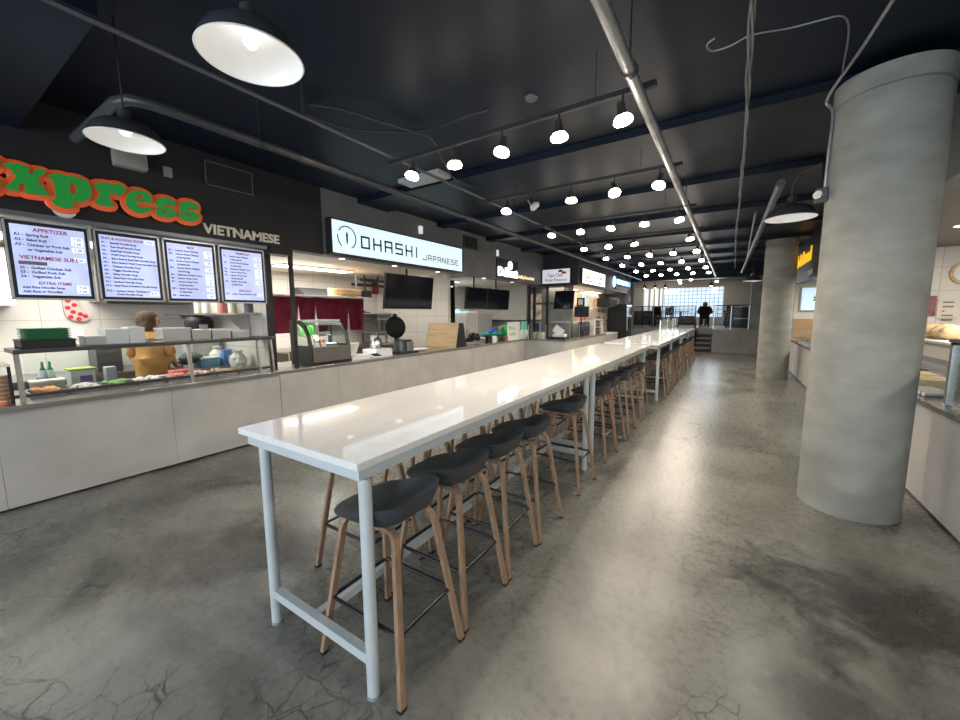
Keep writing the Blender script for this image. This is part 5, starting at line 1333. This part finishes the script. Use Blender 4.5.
# menu pictures behind stall 4
pc = [((0.85, 0.45, 0.25), 'orange'), ((0.60, 0.70, 0.75), 'pale blue'), ((0.75, 0.60, 0.35), 'yellow'), ((0.80, 0.40, 0.30), 'red')]
for k, ((c, n)) in enumerate(pc):
    a = 13.35+k*0.66
    one('menu_picture', MB().span((-4.62, a, 1.80), (-4.58, a+0.63, 2.34)).tube([(-4.6, a+0.1, 2.34), (-4.6, a+0.1, 2.53)], 0.006, 6).tube([(-4.6, a+0.53, 2.34), (-4.6, a+0.53, 2.53)], 0.006, 6), mat('picture_'+n.replace(' ', '_'), c, 0.4, var=0.6, scale=6, emit=0.6), 'lit %s food picture, %s from the left above the coffee machines' % (n, ORD[k]), 'picture', 'lit food pictures behind the fourth counter')
struct('trim_32', MB().span((-5.10, 12.2, 0), (-5.02, 18.7, 2.53)), mat('cream_wall', (0, 0, 0)))
q = at_x(582, 312, -4.3)
t = thing('order_screen', 'black till monitor standing on the fourth counter', 'monitor', (-3.98, 12.05, TOP))
MB().box((-3.96, 12.02, 1.70), (0.46, 0.04, 0.33)).build('monitor', BLACK, t, False, 0.005); MB().tube([(-3.98, 12.05, TOP), (-3.98, 12.05, 1.6)], 0.02, 8).build('stand', BLACK, t)
MB().box((-3.98, 12.05, TOP+0.01), (0.2, 0.2, 0.02)).build('foot', BLACK, t)
t = thing('framed_certificate', 'black framed certificate on top of the black till monitor', 'frame', (-4.00, 12.02, 1.868)); MB().box((-4.00, 12.02, 2.0), (0.25, 0.03, 0.264)).build('frame', BLACK, t); MB().box((-4.00, 12.003, 2.0), (0.15, 0.004, 0.17)).build('paper', WHITE, t)
t = thing('till', 'white till with raised paper cover on the corner counter', 'till', (-4.2, 10.6, TOP)); MB().box((-4.15, 10.55, TOP+0.04), (0.5, 0.34, 0.08)).build('drawer', BLACK, t, False, 0.006)
MB().box((-4.10, 10.55, TOP+0.12), (0.34, 0.24, 0.08)).build('keyboard', WHITE, t, False, 0.01); MB().box((-4.16, 10.60, TOP+0.25), (0.30, 0.03, 0.22), Matrix.Rotation(0.6, 3, 'Y')).build('cover', WHITE, t)
one('paper_pile', MB().ball((-4.20, 10.86, TOP+0.07), 0.10, 1.2, 1, .65, 10, 6), WHITE, 'crumpled white paper on the corner counter right of the till', 'paper', None, True)
t = thing('corner_guard', 'clear glass guard around the corner counter', 'sneeze guard', (-4.7, 10.4, TOP))
MB().span((-5.0, 10.36, TOP), (-4.45, 10.366, TOP+0.42)).build('glass_pane', GUARD, t); MB().span((-3.95, 10.96, TOP), (-3.944, 11.8, TOP+0.42)).build('glass_pane', GUARD, t)
MB().span((-4.4, 10.96, TOP+0.43), (-3.92, 11.8, TOP+0.442)).build('glass_shelf', GUARD, t)
for p_ in ((-5.0, 10.363), (-4.45, 10.363), (-3.947, 10.97), (-3.947, 11.8)): MB().span((p_[0]-0.01, p_[1]-0.01, TOP), (p_[0]+0.01, p_[1]+0.01, TOP+0.43)).build('post', STEEL, t)
for k, (x, c, n) in enumerate(((-4.86, (0.60, 0.56, 0.50), 'white'), (-4.74, (0.58, 0.52, 0.08), 'yellow'), (-4.64, (0.62, 0.60, 0.57), 'cream'))):
    one('carton', MB().box((x, 10.55, TOP+0.10), (0.09, 0.14, 0.20)), mat('carton_'+n, c, 0.5), '%s carton behind the corner glass guard' % n, 'carton', 'cartons behind the corner guard')
for k in range(3):
    y = 12.75+k*0.27; t = thing('coffee_urn', 'tall black coffee urn on the fourth counter, %s of three' % ('left', 'middle', 'right')[k], 'coffee urn', (-4.2, y, TOP), 'black coffee urns')
    MB().lathe([(0.11, 0), (0.11, 0.42), (0.08, 0.46)], (-4.2, y, TOP+0.001), 18).build('body', BLACK, t, True); MB().span((-4.10, y-0.02, TOP+0.08), (-4.05, y+0.02, TOP+0.13)).build('tap', STEEL, t)
t = thing('white_rack', 'white frame rack of dark bottles on the far left counter', 'rack', (-4.15, 14.0, TOP)); b = MB(); xa, xb, ya, yb = -4.4, -3.95, 13.4, 14.45
b.span((xa, ya, TOP), (xb, ya+0.12, TOP+0.52)).span((xa, yb-0.03, TOP), (xb, yb, TOP+0.52)).span((xa, ya, TOP+0.5), (xb, yb, TOP+0.52)).span((xa, ya, TOP+0.24), (xb, yb, TOP+0.25)); b.build('frame', WHITE, t)
for k in range(6):
    for z in (TOP+0.001, TOP+0.251): one('dark_bottle', MB().lathe([(0.045, 0), (0.045, 0.14), (0.018, 0.18), (0.018, 0.22)], (-4.05, 13.62+k*0.13, z), 10), mat('bottle_dark', (0.10, 0.06, 0.05), 0.3), 'dark bottle in the white rack, %s from the left on the %s row' % (ORD[k], 'lower' if z < TOP+.1 else 'upper'), 'bottle', 'bottles in the white rack', True)
one('cardboard_box', MB().box((-4.45, 12.45, TOP+0.62), (0.25, 0.6, 0.28)), mat('cardboard', (0.48, 0.33, 0.20), 0.7), 'brown cardboard box on the shelf above the coffee urns', 'box')
t = thing('wall_shelf', 'pale shelf over the coffee urns', 'shelf', (-4.6, 13.2, TOP+0.46)); MB().span((-5.02, 12.05, TOP+0.455), (-4.32, 14.2, TOP+0.48)).build('board', WHITE, t)
for k in range(6): one('snack_pack', MB().box((-4.5, 12.95+k*0.18, TOP+0.56), (0.12, 0.14, 0.16)), mat('snack_%d' % k, ((0.7, .12, .15), (.75, .4, .1), (.7, .15, .3), (.65, .5, .12), (.7, .2, .12), (.3, .1, .12))[k], 0.4), 'bright snack pack on the pale shelf, %s from the left' % ORD[k], 'snack pack', 'snack packs on the pale shelf')
t = thing('microwave', 'black oven hung beneath the far blue sign', 'oven', (-4.3, 16.3, 2.0)); MB().span((-4.5, 15.5, 1.90), (-4.0, 16.9, 2.24)).build('body', MATTE, t)
MB().tube([(-4.3, 15.9, 2.24), (-4.3, 15.9, 2.53)], 0.03, 8).build('hanger', MATTE, t); MB().span((-4.0, 15.6, 1.92), (-3.99, 16.7, 2.21)).build('window', mat('matte_oven_window', (0.012, 0.012, 0.014), 0.7), t)
t = thing('poster_board', 'white poster board with dark marks on the far left wall', 'poster', (-4.3, 16.3, 1.0)); MB().span((-4.56, 15.2, 0.90), (-4.5, 18.0, 1.84)).build('board', mat('poster_white', (0.68, 0.63, 0.56), 0.5), t)
b = MB()
for i in range(16): b.box((-4.495, 15.5+random.uniform(0, 2.2), 1.1+random.uniform(0, .65)), (0.01, random.uniform(.1, .3), random.uniform(.04, .09)))
b.build('marks', mat('dull_red', (0, 0, 0)), t)
t = thing('tall_fridge', 'tall black fridge at the far end of the left counters', 'fridge', (-3.95, 17.6, 0)); MB().span((-4.45, 17.05, 0), (-3.72, 18.05, 2.02)).build('cabinet', MATTE, t, False, 0.01); d_ = MB().span((-3.72, 17.07, 0.1), (-3.69, 18.03, 1.98)).build('door', SCREEN, t); MB().span((-3.69, 17.13, 0.9), (-3.66, 17.17, 1.5)).build('handle', STEEL, d_)

# ================================================================= RIGHT-HAND STALLS
def rcounter(lab, y0, y1):
    t = thing('service_counter', lab, 'counter', (1.85, (y0+y1)/2, 0), 'panelled service counters on the right')
    n = max(1, round((y1-y0)/1.1)); s = (y1-y0)/n
    for k in range(n): MB().span((1.46, y0+k*s+0.002, 0.02), (1.49, y0+(k+1)*s-0.002, 0.845)).build('front_panel', mat('pale_grey_panel', (0.50, 0.49, 0.475), 0.4, var=0.10, scale=2.5, detail=7), t)
    MB().span((1.49, y0, 0.0), (2.2, y1, 0.844)).build('carcass', DSTEEL, t)
    MB().span((1.42, y0, 0.845), (2.25, y1, 0.885)).build('worktop', mat('dark_speckled_top', (0.10, 0.10, 0.10), 0.18, var=0.5, scale=60), t, False, 0.004)
    return t


rcounter('pale panelled counter with dark top at the right edge, before the nearest column', -3.2, 9.9)
rcounter('pale panelled counter with dark top behind the nearest column', 10.2, 13.65)
RT = 0.886
t = thing('glass_guard', 'steel framed glass case on the right counter at the photo edge', 'sneeze guard', (1.8, 4.2, RT))
for y in (4.64, 3.3): MB().span((1.50, y-0.02, RT), (1.54, y+0.02, 1.40)).build('post', STEEL, t)
for y in (4.64, 3.3): MB().span((1.50, y-0.02, 1.38), (2.0, y+0.02, 1.40)).build('arm', STEEL, t)
MB().span((1.49, 3.25, 1.40), (2.05, 4.67, 1.425)).build('top_shelf', DSTEEL, t); MB().span((1.515, 3.32, RT+0.02), (1.521, 4.62, 1.38)).build('glass_pane', GUARD, t)
MB().span((1.55, 4.62, RT+0.02), (2.0, 4.626, 1.38)).build('glass_pane', GUARD, t)
for k in range(3):
    y = 4.48-k*0.26; t = thing('steel_canister', 'steel canister in the right glass case, %s from the column' % ORD[k], 'canister', (1.75, y, RT), 'steel canisters in the right glass case'); MB().lathe([(0.09, 0), (0.09, 0.24), (0.095, 0.245), (0.095, 0.27), (0.03, 0.29)], (1.75, y, RT), 20).build('body', STEEL, t, True)
# back shelves and wall things on the right (cross wall faces the camera at y = 10)
YW = 9.99
def wq(px, pyy, d=0.0): return at_y(px, pyy, YW-d)
q0, q1 = wq(926, 296, .01), wq(934.5, 316, .01)
one('food_photo', MB().span((q0.x-0.25, YW-0.02, q1.z), (q1.x, YW, q0.z)), mat('photo_dark_red', (0.24, 0.10, 0.09), 0.4, var=0.7, scale=5), 'dark reddish food photo on the tiles right of the nearest column', 'picture')
t = thing('wall_notice', 'cream notice with lines of grey text on the right tiled wall', 'notice', (wq(930, 305).x, YW-0.01, wq(930, 318).z)); a, c = wq(938, 299), wq(957, 318)
MB().span((a.x, YW-0.015, c.z), (c.x, YW, a.z)).build('board', mat('notice_cream', (0.66, 0.60, 0.50), 0.5), t)
g = MB()
for i in range(6): g.span((a.x+0.06, YW-0.018, a.z-0.07-i*0.075), (c.x-0.06-0.1*(i % 3 == 2), YW-0.0155, a.z-0.045-i*0.075))
g.build('text_lines', mat('grey_ink', (0.20, 0.17, 0.15), 0.6), t)
q = wq(957, 273); t = thing('wall_clock', 'round wooden rimmed clock cut by the right edge', 'clock', (q.x, YW-0.03, q.z)); MB().lathe([(0.19, 0), (0.19, 0.04)], (q.x+0.1, YW, q.z), 28, (0, -1, 0)).build('rim', wood('tub_wood', (0, 0, 0), (0, 0, 0)), t, True); MB().lathe([(0.15, 0.04), (0.15, 0.043)], (q.x+0.1, YW, q.z), 28, (0, -1, 0)).build('dial', WHITE, t)
# shelf unit at right: pale ledge with bread bag
q = at_x(935, 342, 2.6)
t = thing('back_shelf', 'pale stepped shelf unit behind the right counter', 'shelf', (3.0, 8.0, 0)); MB().span((2.35, 5.5, 0), (2.9, 9.6, 0.95)).build('base', mat('cool_grey', (0, 0, 0)), t); MB().span((2.62, 5.5, 0.95), (2.9, 9.6, 1.20)).build('upper', STALLCEIL, t); MB().span((2.45, 5.5, 1.20), (2.95, 9.6, 1.23)).build('ledge', WHITE, t)
y = at_x(940, 337, 2.7).y
b = MB()
for i in range(5):
    b.ball((2.7+random.uniform(-.03, .03), y-0.35+0.17*i, 1.231+0.11), 0.14, 1.0, 0.95, 0.78, 12, 8)
for v in b.bm.verts: v.co += Vector((random.uniform(-.012, .012), random.uniform(-.012, .012), random.uniform(-.01, .012)))
for v in b.bm.verts: v.co.z = max(v.co.z, 1.232)
one('bread_bag', b, mat('bread_tan', (0.70, 0.50, 0.27), 0.35, var=0.25, scale=9), 'bag of tan bread rolls on the pale ledge right of the nearest column', 'bread bag', None, True)
for k, (y, x, c, lab) in enumerate(((6.6, 1.75, (0.06, 0.06, 0.06), 'dark box of food on the right counter farthest from the glass case'), (6.1, 1.7, (0.58, 0.46, 0.28), 'tan sandwich box on the right counter'), (5.65, 1.68, (0.52, 0.43, 0.28), 'second tan sandwich box on the right counter, nearer the glass case'))):
    one('food_box', MB().box((x, y, RT+0.05), (0.35, 0.36, 0.10)), mat('rbox_%d' % k, c, 0.5, var=0.2, scale=12), lab, 'food box', 'food boxes on the right counter', False, 0.01)
for k in range(4):
    one('wrapped_cutlery', MB().tube([(1.50, 5.05+k*0.11, RT+0.022), (1.68, 5.12+k*0.11, RT+0.022)], 0.02, 8), WHITE, 'white wrapped cutlery roll on the right counter, %s from the glass case' % ORD[k], 'cutlery roll', 'wrapped cutlery on the right counter', True)
# second right stall
q = at_y(802, 287, 13.7); q2 = at_y(822, 312, 13.7)
t = thing('wall_screen', 'lit pale blue screen with green leaf mark on the right end wall', 'screen', (1.9, 13.72, q2.z)); a, c = at_y(802, 287, 13.7), at_y(800.5, 311, 13.7)
MB().span((a.x-0.01, 13.69, c.z), (a.x+0.95, 13.75, a.z)).build('frame', SILV, t); MB().span((a.x+0.015, 13.683, c.z+0.03), (a.x+0.925, 13.69, a.z-0.03)).build('display', glow('screen_pale_blue', (0.52, 0.70, 0.90), 0.62), t)
b = MB()
for k in range(5):
    an = k*1.25; b.ball((a.x+0.33+0.05*math.cos(an), 13.682, (a.z+c.z)/2+0.05*math.sin(an)), 0.045, 1, 0.05, .55, 8, 5, Matrix.Rotation(-an, 3, 'Y'))
b.build('leaf_mark', GREEN, t)
t = thing('yellow_sign', 'bright yellow lettering on the dark fascia behind the nearest column', 'sign', (1.45, 12.6, 2.8))
yl = MB(); text_mb(yl, 'hub & fhread', 0.44, (1.458, 14.25, 2.84), Vector((0, -1, 0)), ZV, 0.02, bold=0.010)
ys = [v.co.y for v in yl.bm.verts]; k = (14.25-11.65)/(max(ys)-min(ys)); mx = max(ys)
for v in yl.bm.verts: v.co.y = 14.25-(mx-v.co.y)*k; v.co.x -= 0.0
yl.build('lettering', glow('yellow_letters', (0.95, 0.50, 0.01), 0.75), t)
g = MB(); text_mb(g, 'MARKET', 0.16, (1.458, 11.9, 2.49), Vector((0, -1, 0)), ZV, 0.012); g.build('small_lettering', mat('cream_letters', (0, 0, 0)), t)
t = thing('pastry_case', 'small curved glass case of pale pastries on the far right counter', 'display case', (1.8, 12.2, RT))
prof = [(1.52, RT+0.02), (2.1, RT+0.02), (2.1, RT+0.5), (1.85, RT+0.5), (1.62, RT+0.32)]
for y in (11.2, 13.0): MB().prism([prof], (0, y, 0), XV, ZV, 0.02).build('end_glass', GUARD, t)
MB().span((1.52, 11.2, RT), (2.1, 13.0, RT+0.03)).build('base', STEEL, t); MB().span((1.85, 11.2, RT+0.5), (2.1, 13.0, RT+0.52)).build('top', STEEL, t)
for k in range(5):
    y = 11.5+k*0.3
    b = MB()
    for i in range(6): b.ball((1.75+random.uniform(-.1, .1), y+random.uniform(-.08, .08), RT+0.07), 0.05, 1, 1.3, .7, 8, 5)
    one('pastry_tray', b, mat('pastry', (0.72, 0.55, 0.30), 0.5, var=0.2, scale=20), 'heap of pale pastries in the curved case, %s from the camera' % ORD[k], 'pastries', 'pastries in the curved case', True)
q = at_z(958, 226, 2.735); t = thing('downlight', 'recessed downlight in the brown soffit at the right edge', 'downlight', (q.x+0.05, q.y, 2.73)); MB().lathe([(0.09, 0), (0.10, 0.008)], (q.x+0.05, q.y, 2.731), 24).build('trim_ring', WHITE, t, True); MB().cyl((q.x+0.05, q.y, 2.727), 0.08, 0.004, 24).build('lamp_face', glow('right_downlight', (1.0, 0.9, 0.74), 6), t)
def rpanel(lab, x, y, power, z):
    t = thing('light_panel', lab, 'ceiling light', (x, y, z-0.03), 'flat ceiling light panels in the stalls'); MB().span((x-0.15, y-0.6, z-0.03), (x+0.15, y+0.6, z-0.001)).build('frame', WHITE, t); MB().span((x-0.13, y-0.58, z-0.034), (x+0.13, y+0.58, z-0.03)).build('diffuser', PANEL, t)
    l = bpy.data.lights.new('stall_fill_light', 'AREA'); l.shape = 'RECTANGLE'; l.size = 0.3; l.size_y = 1.2; l.energy = power; l.color = (1, 0.92, 0.80); o = bpy.data.objects.new('stall_fill_light', l); COL.objects.link(o); o.parent = t; o.location = (0, 0, -0.012); o.visible_glossy = False


rpanel('ceiling light panel out of sight in the near right stall', 3.0, 1.5, 80, 2.74)
rpanel('ceiling light panel in the near right stall by the tiled wall', 3.2, 7.5, 80, 2.74)
rpanel('ceiling light panel in the far right stall', 2.6, 12.0, 60, 2.5)

# ================================================================= FAR PLATFORM
rl = thing('glass_railing', 'clear glass railing with dark top rail along the raised platform', 'railing', (-1.6, 18.78, PZ))
DK = mat('dark_rail', (0.06, 0.06, 0.065), 0.4, 0.6)
for a, b_ in ((-3.75, -1.28), (-0.60, 0.60)):
    MB().tube([(a, 18.78, PZ+0.98), (b_, 18.78, PZ+0.98)], 0.02, 8).build('top_rail', DK, rl, True)
    n = 3 if b_ < -1 else 2; s = (b_-a)/n
    for k in range(n): MB().span((a+k*s+0.03, 18.775, PZ+0.04), (a+(k+1)*s-0.03, 18.785, PZ+0.94)).build('glass_pane', glass('railing_glass', (0.80, 0.84, 0.86), 0.10, 0.0, 0.002), rl)
    for k in range(n+1): MB().span((a+k*s-0.015, 18.765, PZ), (a+k*s+0.015, 18.795, PZ+0.98)).build('post', STEEL if b_ > -1 else DK, rl)
DW = mat('dark_brown_wood', (0.024, 0.011, 0.009), 0.9, spec=0.1)
def dchair(x, y, rz, lab):
    t = thing('dining_chair', lab, 'chair', (0, 0, 0), 'dark dining chairs on the platform')
    MB().box((0, 0, 0.45), (0.42, 0.42, 0.05)).build('seat', DW, t)
    MB().box((0, 0.20, 0.78), (0.42, 0.035, 0.42)).build('backrest', DW, t)
    for a in (-.18, .18):
        MB().span((a-.02, -.20, 0), (a+.02, -.16, .43)).build('leg', DW, t); MB().span((a-.02, .18, 0), (a+.02, .215, 1.02)).build('leg', DW, t)
    t.location = (x, y, PZ); t.rotation_euler = (0, 0, rz); return t


def dtable(x, y, lab):
    t = thing('dining_table', lab, 'table', (x, y, PZ), 'dark dining tables on the platform'); MB().box((x, y, PZ+0.74), (0.8, 0.8, 0.04)).build('tabletop', DW, t); MB().span((x-.04, y-.04, PZ+.03), (x+.04, y+.04, PZ+.72)).build('pedestal', MATTE, t); MB().box((x, y, PZ+0.015), (0.5, 0.5, 0.03)).build('foot', MATTE, t)


dchair(-1.08, 21.75, math.pi, 'dark chair on which the person in the dark jacket sits')
dtable(-1.08, 22.7, 'dark table before the person on the platform')
for k, (x, y, rz, lab) in enumerate(((-2.35, 21.7, 1.5, 'dark chair left of the platform steps, seen before the glass blocks'), (-3.1, 21.2, 3.0, 'dark chair at the left on the platform'), (-2.75, 22.95, 3.1, 'dark chair near the window left of the seated person'), (0.0, 21.3, 3.2, 'dark chair right of the seated person'), (0.1, 22.9, 0.0, 'dark chair by the wall right of the seated person'), (-3.9, 22.8, 1.6, 'dark chair in the far left corner of the platform'))): dchair(x, y, rz, lab)
dtable(-2.2, 22.4, 'dark table below the glass block window left of the person'); dtable(0.05, 22.1, 'dark table at the right on the platform'); dtable(-3.3, 21.9, 'dark table at the far left on the platform')
t = thing('bench_booth', 'maroon booth bench back between the divider and the seated person', 'bench', (-1.68, 20.5, PZ)); MB().span((-2.0, 20.4, PZ), (-1.36, 20.46, PZ+0.55)).span((-2.0, 20.4, PZ+0.55), (-1.95, 20.46, PZ+0.78)).span((-1.41, 20.4, PZ+0.55), (-1.36, 20.46, PZ+0.78)).build('back', mat('maroon_wood', (0.045, 0.012, 0.011), 0.85), t); MB().span((-2.0, 20.46, PZ), (-1.36, 20.9, PZ+0.42)).build('seat', DW, t)
t = thing('dark_cabinet', 'dark cabinet with pale edges at the right end of the platform', 'cabinet', (0.3, 20.3, PZ)); MB().span((0.10, 20.1, PZ), (0.62, 20.6, PZ+0.95)).build('body', MATTE, t)
for z in (0.0, 0.42, 0.92): MB().span((0.10, 20.08, PZ+z), (0.62, 20.10, PZ+z+0.03)).build('edge', GALV, t)
one('white_bench', MB().span((-1.92, 19.2, PZ), (-1.34, 19.6, PZ+0.14)), WHITE, 'low white box on the platform left of the steps', 'box', None, False, 0.006)
for k, x in enumerate((-3.9, -3.4, -2.9, -0.9)):
    t = thing('track_spotlight', 'dark spotlight over the platform, %s from the left' % ORD[k], 'spotlight', (x, 22.0, 2.98), 'spotlights over the platform'); MB().tube([(x, 22, CEIL), (x, 22, 3.06)], 0.012, 6).build('stem', MATTE, t); MB().lathe([(0.05, 0.12), (0.10, 0)], (x, 22.0, 2.96), 14, (0, -0.3, 1)).build('housing', MATTE, t, True); MB().ball((x, 22, 2.96), 0.045).build('lamp_face', BULB, t); lamp_light(t, (0, 0.06, -0.07), 28, (1.0, 0.88, 0.74), 0.05, 150).rotation_euler = (0.7, 0, 0)
for k, (x, y) in enumerate(((-1.87, 18.0), (-1.45, 18.0), (-0.6, 19.6), (-2.0, 19.6))):
    track_lamp(x, y, 'warm spotlight near the platform edge, %s' % ('left of two before the beam', 'right of two before the beam', 'right of two behind the beam', 'left of two behind the beam')[k], (0, 0), True, CEIL-LAMPZ, 8 if y > 19 else 26)

# ================================================================= PEOPLE
SKIN_ = mat('skin', (0.52, 0.32, 0.22), 0.5)


def head_parts(root, hc, yaw, r, hair_m, bob, skin_m):
    """face features and hair on a head centred at hc, looking along yaw"""
    R = rotz(yaw); P = lambda x, y, z: Vector(hc) + R @ Vector((x*r, y*r, z*r))   # local -y = face
    h = MB(); h.ball(P(0, 0.14, 0.14), r*(1.16 if bob else 1.10), 0.96, 1.0, 1.0, 20, 14, R)
    if bob: h.ball(P(0, 0.34, -0.55), r*1.20, 1.05, 0.72, 0.95, 16, 12, R); h.ball(P(-0.62, 0.12, -0.2), r*0.5, 0.55, 0.9, 1.25, 12, 8, R); h.ball(P(0.62, 0.12, -0.2), r*0.5, 0.55, 0.9, 1.25, 12, 8, R)
    for v in list(h.bm.verts):                      # keep the face open
        l = R.transposed() @ (v.co-Vector(hc))
        if l.y < -0.42*r and l.z < 0.55*r: v.co = Vector(hc) + R @ Vector((l.x*0.92, -0.42*r, l.z))
    h.build('hair', hair_m, root, True)
    for sx in (-1, 1):
        MB().ball(P(0.30*sx, -0.83, 0.05), r*0.10).build('eye', mat('eye_dark', (0.03, 0.02, 0.02), 0.2), root, True)
    return P


def person(lab, loc, yaw, J, E_, Rr, head, r, hair_m, bob, cloth, turn=0.0, hands=()):
    root = thing('person', lab, 'person', loc); R = rotz(yaw)
    W_ = [Vector(loc) + R @ Vector(p) for p in J]
    b = MB().mesh(skin(W_, E_, Rr))
    hc = Vector(loc) + R @ Vector(head); R0 = R; R = rotz(yaw+turn)
    b.ball(hc, r, 0.80, 0.95, 1.12, 20, 14, R)                                # skull
    b.ball(hc + R @ Vector((0, -0.25*r, -0.62*r)), r*0.62, 0.85, 0.9, 0.85, 14, 10, R)   # jaw
    b.ball(hc + R @ Vector((0, -0.98*r, -0.10*r)), r*0.20, 0.7, 1.1, 1.3, 10, 8, R)      # nose
    b.ball(hc + R @ Vector((0, -0.83*r, -0.50*r)), r*0.20, 1.3, 0.5, 0.35, 10, 8, R)     # lips
    for sx in (-1, 1): b.ball(hc + R @ Vector((sx*0.80*r, 0.05*r, -0.05*r)), r*0.24, 0.35, 0.8, 1.1, 10, 8, R)
    for hv, dr, up in hands:                                                   # five fingers on each hand
        hv = Vector(hv); dr = Vector(dr).normalized(); up = Vector(up).normalized(); sd = dr.cross(up).normalized()
        T = lambda p: Vector(loc) + R0 @ p
        b.ball(T(hv+dr*0.045), 0.042, 0.95, 0.95, 0.62, 12, 8)
        for k, ln in enumerate((0.070, 0.078, 0.072, 0.056)):
            o_ = hv + dr*0.075 + sd*(0.030-0.020*k)
            b.tube([T(o_), T(o_+dr*ln*0.45), T(o_+dr*ln*0.75-up*ln*0.22), T(o_+dr*ln*0.92-up*ln*0.50)], [0.0095, 0.009, 0.008, 0.0065], 8)
        o_ = hv + dr*0.025 + sd*0.034
        b.tube([T(o_), T(o_+dr*0.03+sd*0.022), T(o_+dr*0.058+sd*0.022-up*0.012)], [0.012, 0.010, 0.008], 8)
    b.build('body', SKIN_, root, True)
    head_parts(root, hc, yaw+turn, r, hair_m, bob, SKIN_)
    for nm, m, idx, ed, rad in cloth:
        MB().mesh(skin([W_[i] if isinstance(i, int) else Vector(loc) + R0 @ Vector(i) for i in idx], ed, rad)).build(nm, m, root, True)
    return root


# woman behind the left counter: turned to the right and away, right arm reaching forward (local -y is forward)
J = [(0, 0, 0.93), (0, 0.0, 1.10), (0, 0.01, 1.27), (0, 0.02, 1.40), (0, 0.0, 1.50),            # 0 pelvis 1 waist 2 chest 3 shoulders 4 neck
     (-0.09, 0, 0.86), (-0.10, 0.0, 0.48), (-0.10, 0.03, 0.06), (-0.10, -0.10, 0.035),            # left leg
     (0.09, 0, 0.86), (0.10, 0.0, 0.48), (0.10, 0.03, 0.06), (0.10, -0.10, 0.035),                # right leg
     (-0.17, 0.02, 1.37), (-0.22, 0.0, 1.11), (-0.18, -0.20, 0.98),                               # left arm
     (0.17, 0.02, 1.37), (0.23, -0.06, 1.12), (0.17, -0.30, 1.02)]                                # right arm
E_ = [(0, 1), (1, 2), (2, 3), (3, 4), (0, 5), (5, 6), (6, 7), (7, 8), (0, 9), (9, 10), (10, 11), (11, 12), (3, 13), (13, 14), (14, 15), (3, 16), (16, 17), (17, 18)]
Rr = [(.16, .12), (.15, .11), (.16, .12), (.13, .095), .052, .095, .055, .038, .032, .085, .055, .038, .032, .052, .040, .028, .052, .040, .028]
MUST = mat('mustard_cloth', (0.50, 0.26, 0.075), 0.8, var=0.18, scale=9)
person('woman with a brown bob in a mustard top working behind the left sneeze guard', (-6.25, 1.85, 0.0), math.radians(232),
       J, E_, Rr, (0, -0.03, 1.585), 0.105, mat('brown_hair', (0.075, 0.043, 0.021), 0.55, var=0.45, scale=60, stretch=(1, 1, 0.12), bump=0.8), True,
       [('top', MUST, [0, 1, 2, 3, 4, 13, 14, 16, 17, (0, 0, 0.80)], [(0, 1), (1, 2), (2, 3), (3, 4), (3, 5), (5, 6), (3, 7), (7, 8), (0, 9)], [(.215, .175), (.185, .15), (.20, .155), (.165, .125), .075, .075, .064, .075, .064, (.235, .195)]),
        ('trousers', mat('dark_trousers', (0.03, 0.03, 0.035), 0.8), [0, 5, 6, 7, 9, 10, 11, 1], [(0, 1), (1, 2), (2, 3), (0, 4), (4, 5), (5, 6), (0, 7)], [(.205, .165), .12, .08, .058, .12, .08, .058, (.18, .145)])],
       math.radians(-52), (((-0.175, -0.22, 0.975), (0.05, -1, -0.15), (0, -0.15, 1)), ((0.165, -0.32, 1.015), (-0.1, -1, -0.1), (0, -0.1, 1))))

# seated person on the far platform, seen from behind, forearms on the table
J = [(0, 0, 0.49), (0, 0.03, 0.64), (0, 0.03, 0.79), (0, 0.0, 0.91), (0, -0.05, 0.99),
     (-0.10, -0.06, 0.51), (-0.12, -0.44, 0.50), (-0.12, -0.42, 0.08), (-0.12, -0.55, 0.04),
     (0.10, -0.06, 0.51), (0.12, -0.44, 0.50), (0.12, -0.42, 0.08), (0.12, -0.55, 0.04),
     (-0.20, 0.0, 0.88), (-0.27, -0.12, 0.68), (-0.14, -0.36, 0.79),
     (0.20, 0.0, 0.88), (0.27, -0.12, 0.68), (0.14, -0.36, 0.79)]
Rr = [(.15, .12), (.14, .11), (.15, .11), (.13, .09), .055, .09, .06, .042, .035, .09, .06, .042, .035, .06, .046, .032, .06, .046, .032]
JK = mat('dark_jacket', (0.016, 0.015, 0.020), 0.8)
person('person with grey hair in a dark jacket sitting on the platform, seen from behind', (-1.08, 21.75, PZ-0.0), math.pi,
       J, E_, Rr, (0, -0.09, 1.085), 0.11, mat('grey_hair', (0.20, 0.17, 0.15), 0.6), False,
       [('jacket', JK, [0, 1, 2, 3, 4, 13, 14, 15, 16, 17, 18], [(0, 1), (1, 2), (2, 3), (3, 4), (3, 5), (5, 6), (6, 7), (3, 8), (8, 9), (9, 10)], [(.26, .20), (.25, .19), (.26, .19), (.21, .15), .07, .11, .085, .055, .11, .085, .055]),
        ('trousers', mat('dark_trousers', (0, 0, 0)), [0, 5, 6, 7, 9, 10, 11], [(0, 1), (1, 2), (2, 3), (0, 4), (4, 5), (5, 6)], [(.155, .13), .105, .075, .055, .105, .075, .055])],
       0.0, (((-0.14, -0.38, 0.80), (0.4, -1, 0.0), (0, 0, 1)), ((0.14, -0.38, 0.80), (-0.4, -1, 0.0), (0, 0, 1))))

for o in list(bpy.data.objects):
    if '_w' in o: del o['_w']
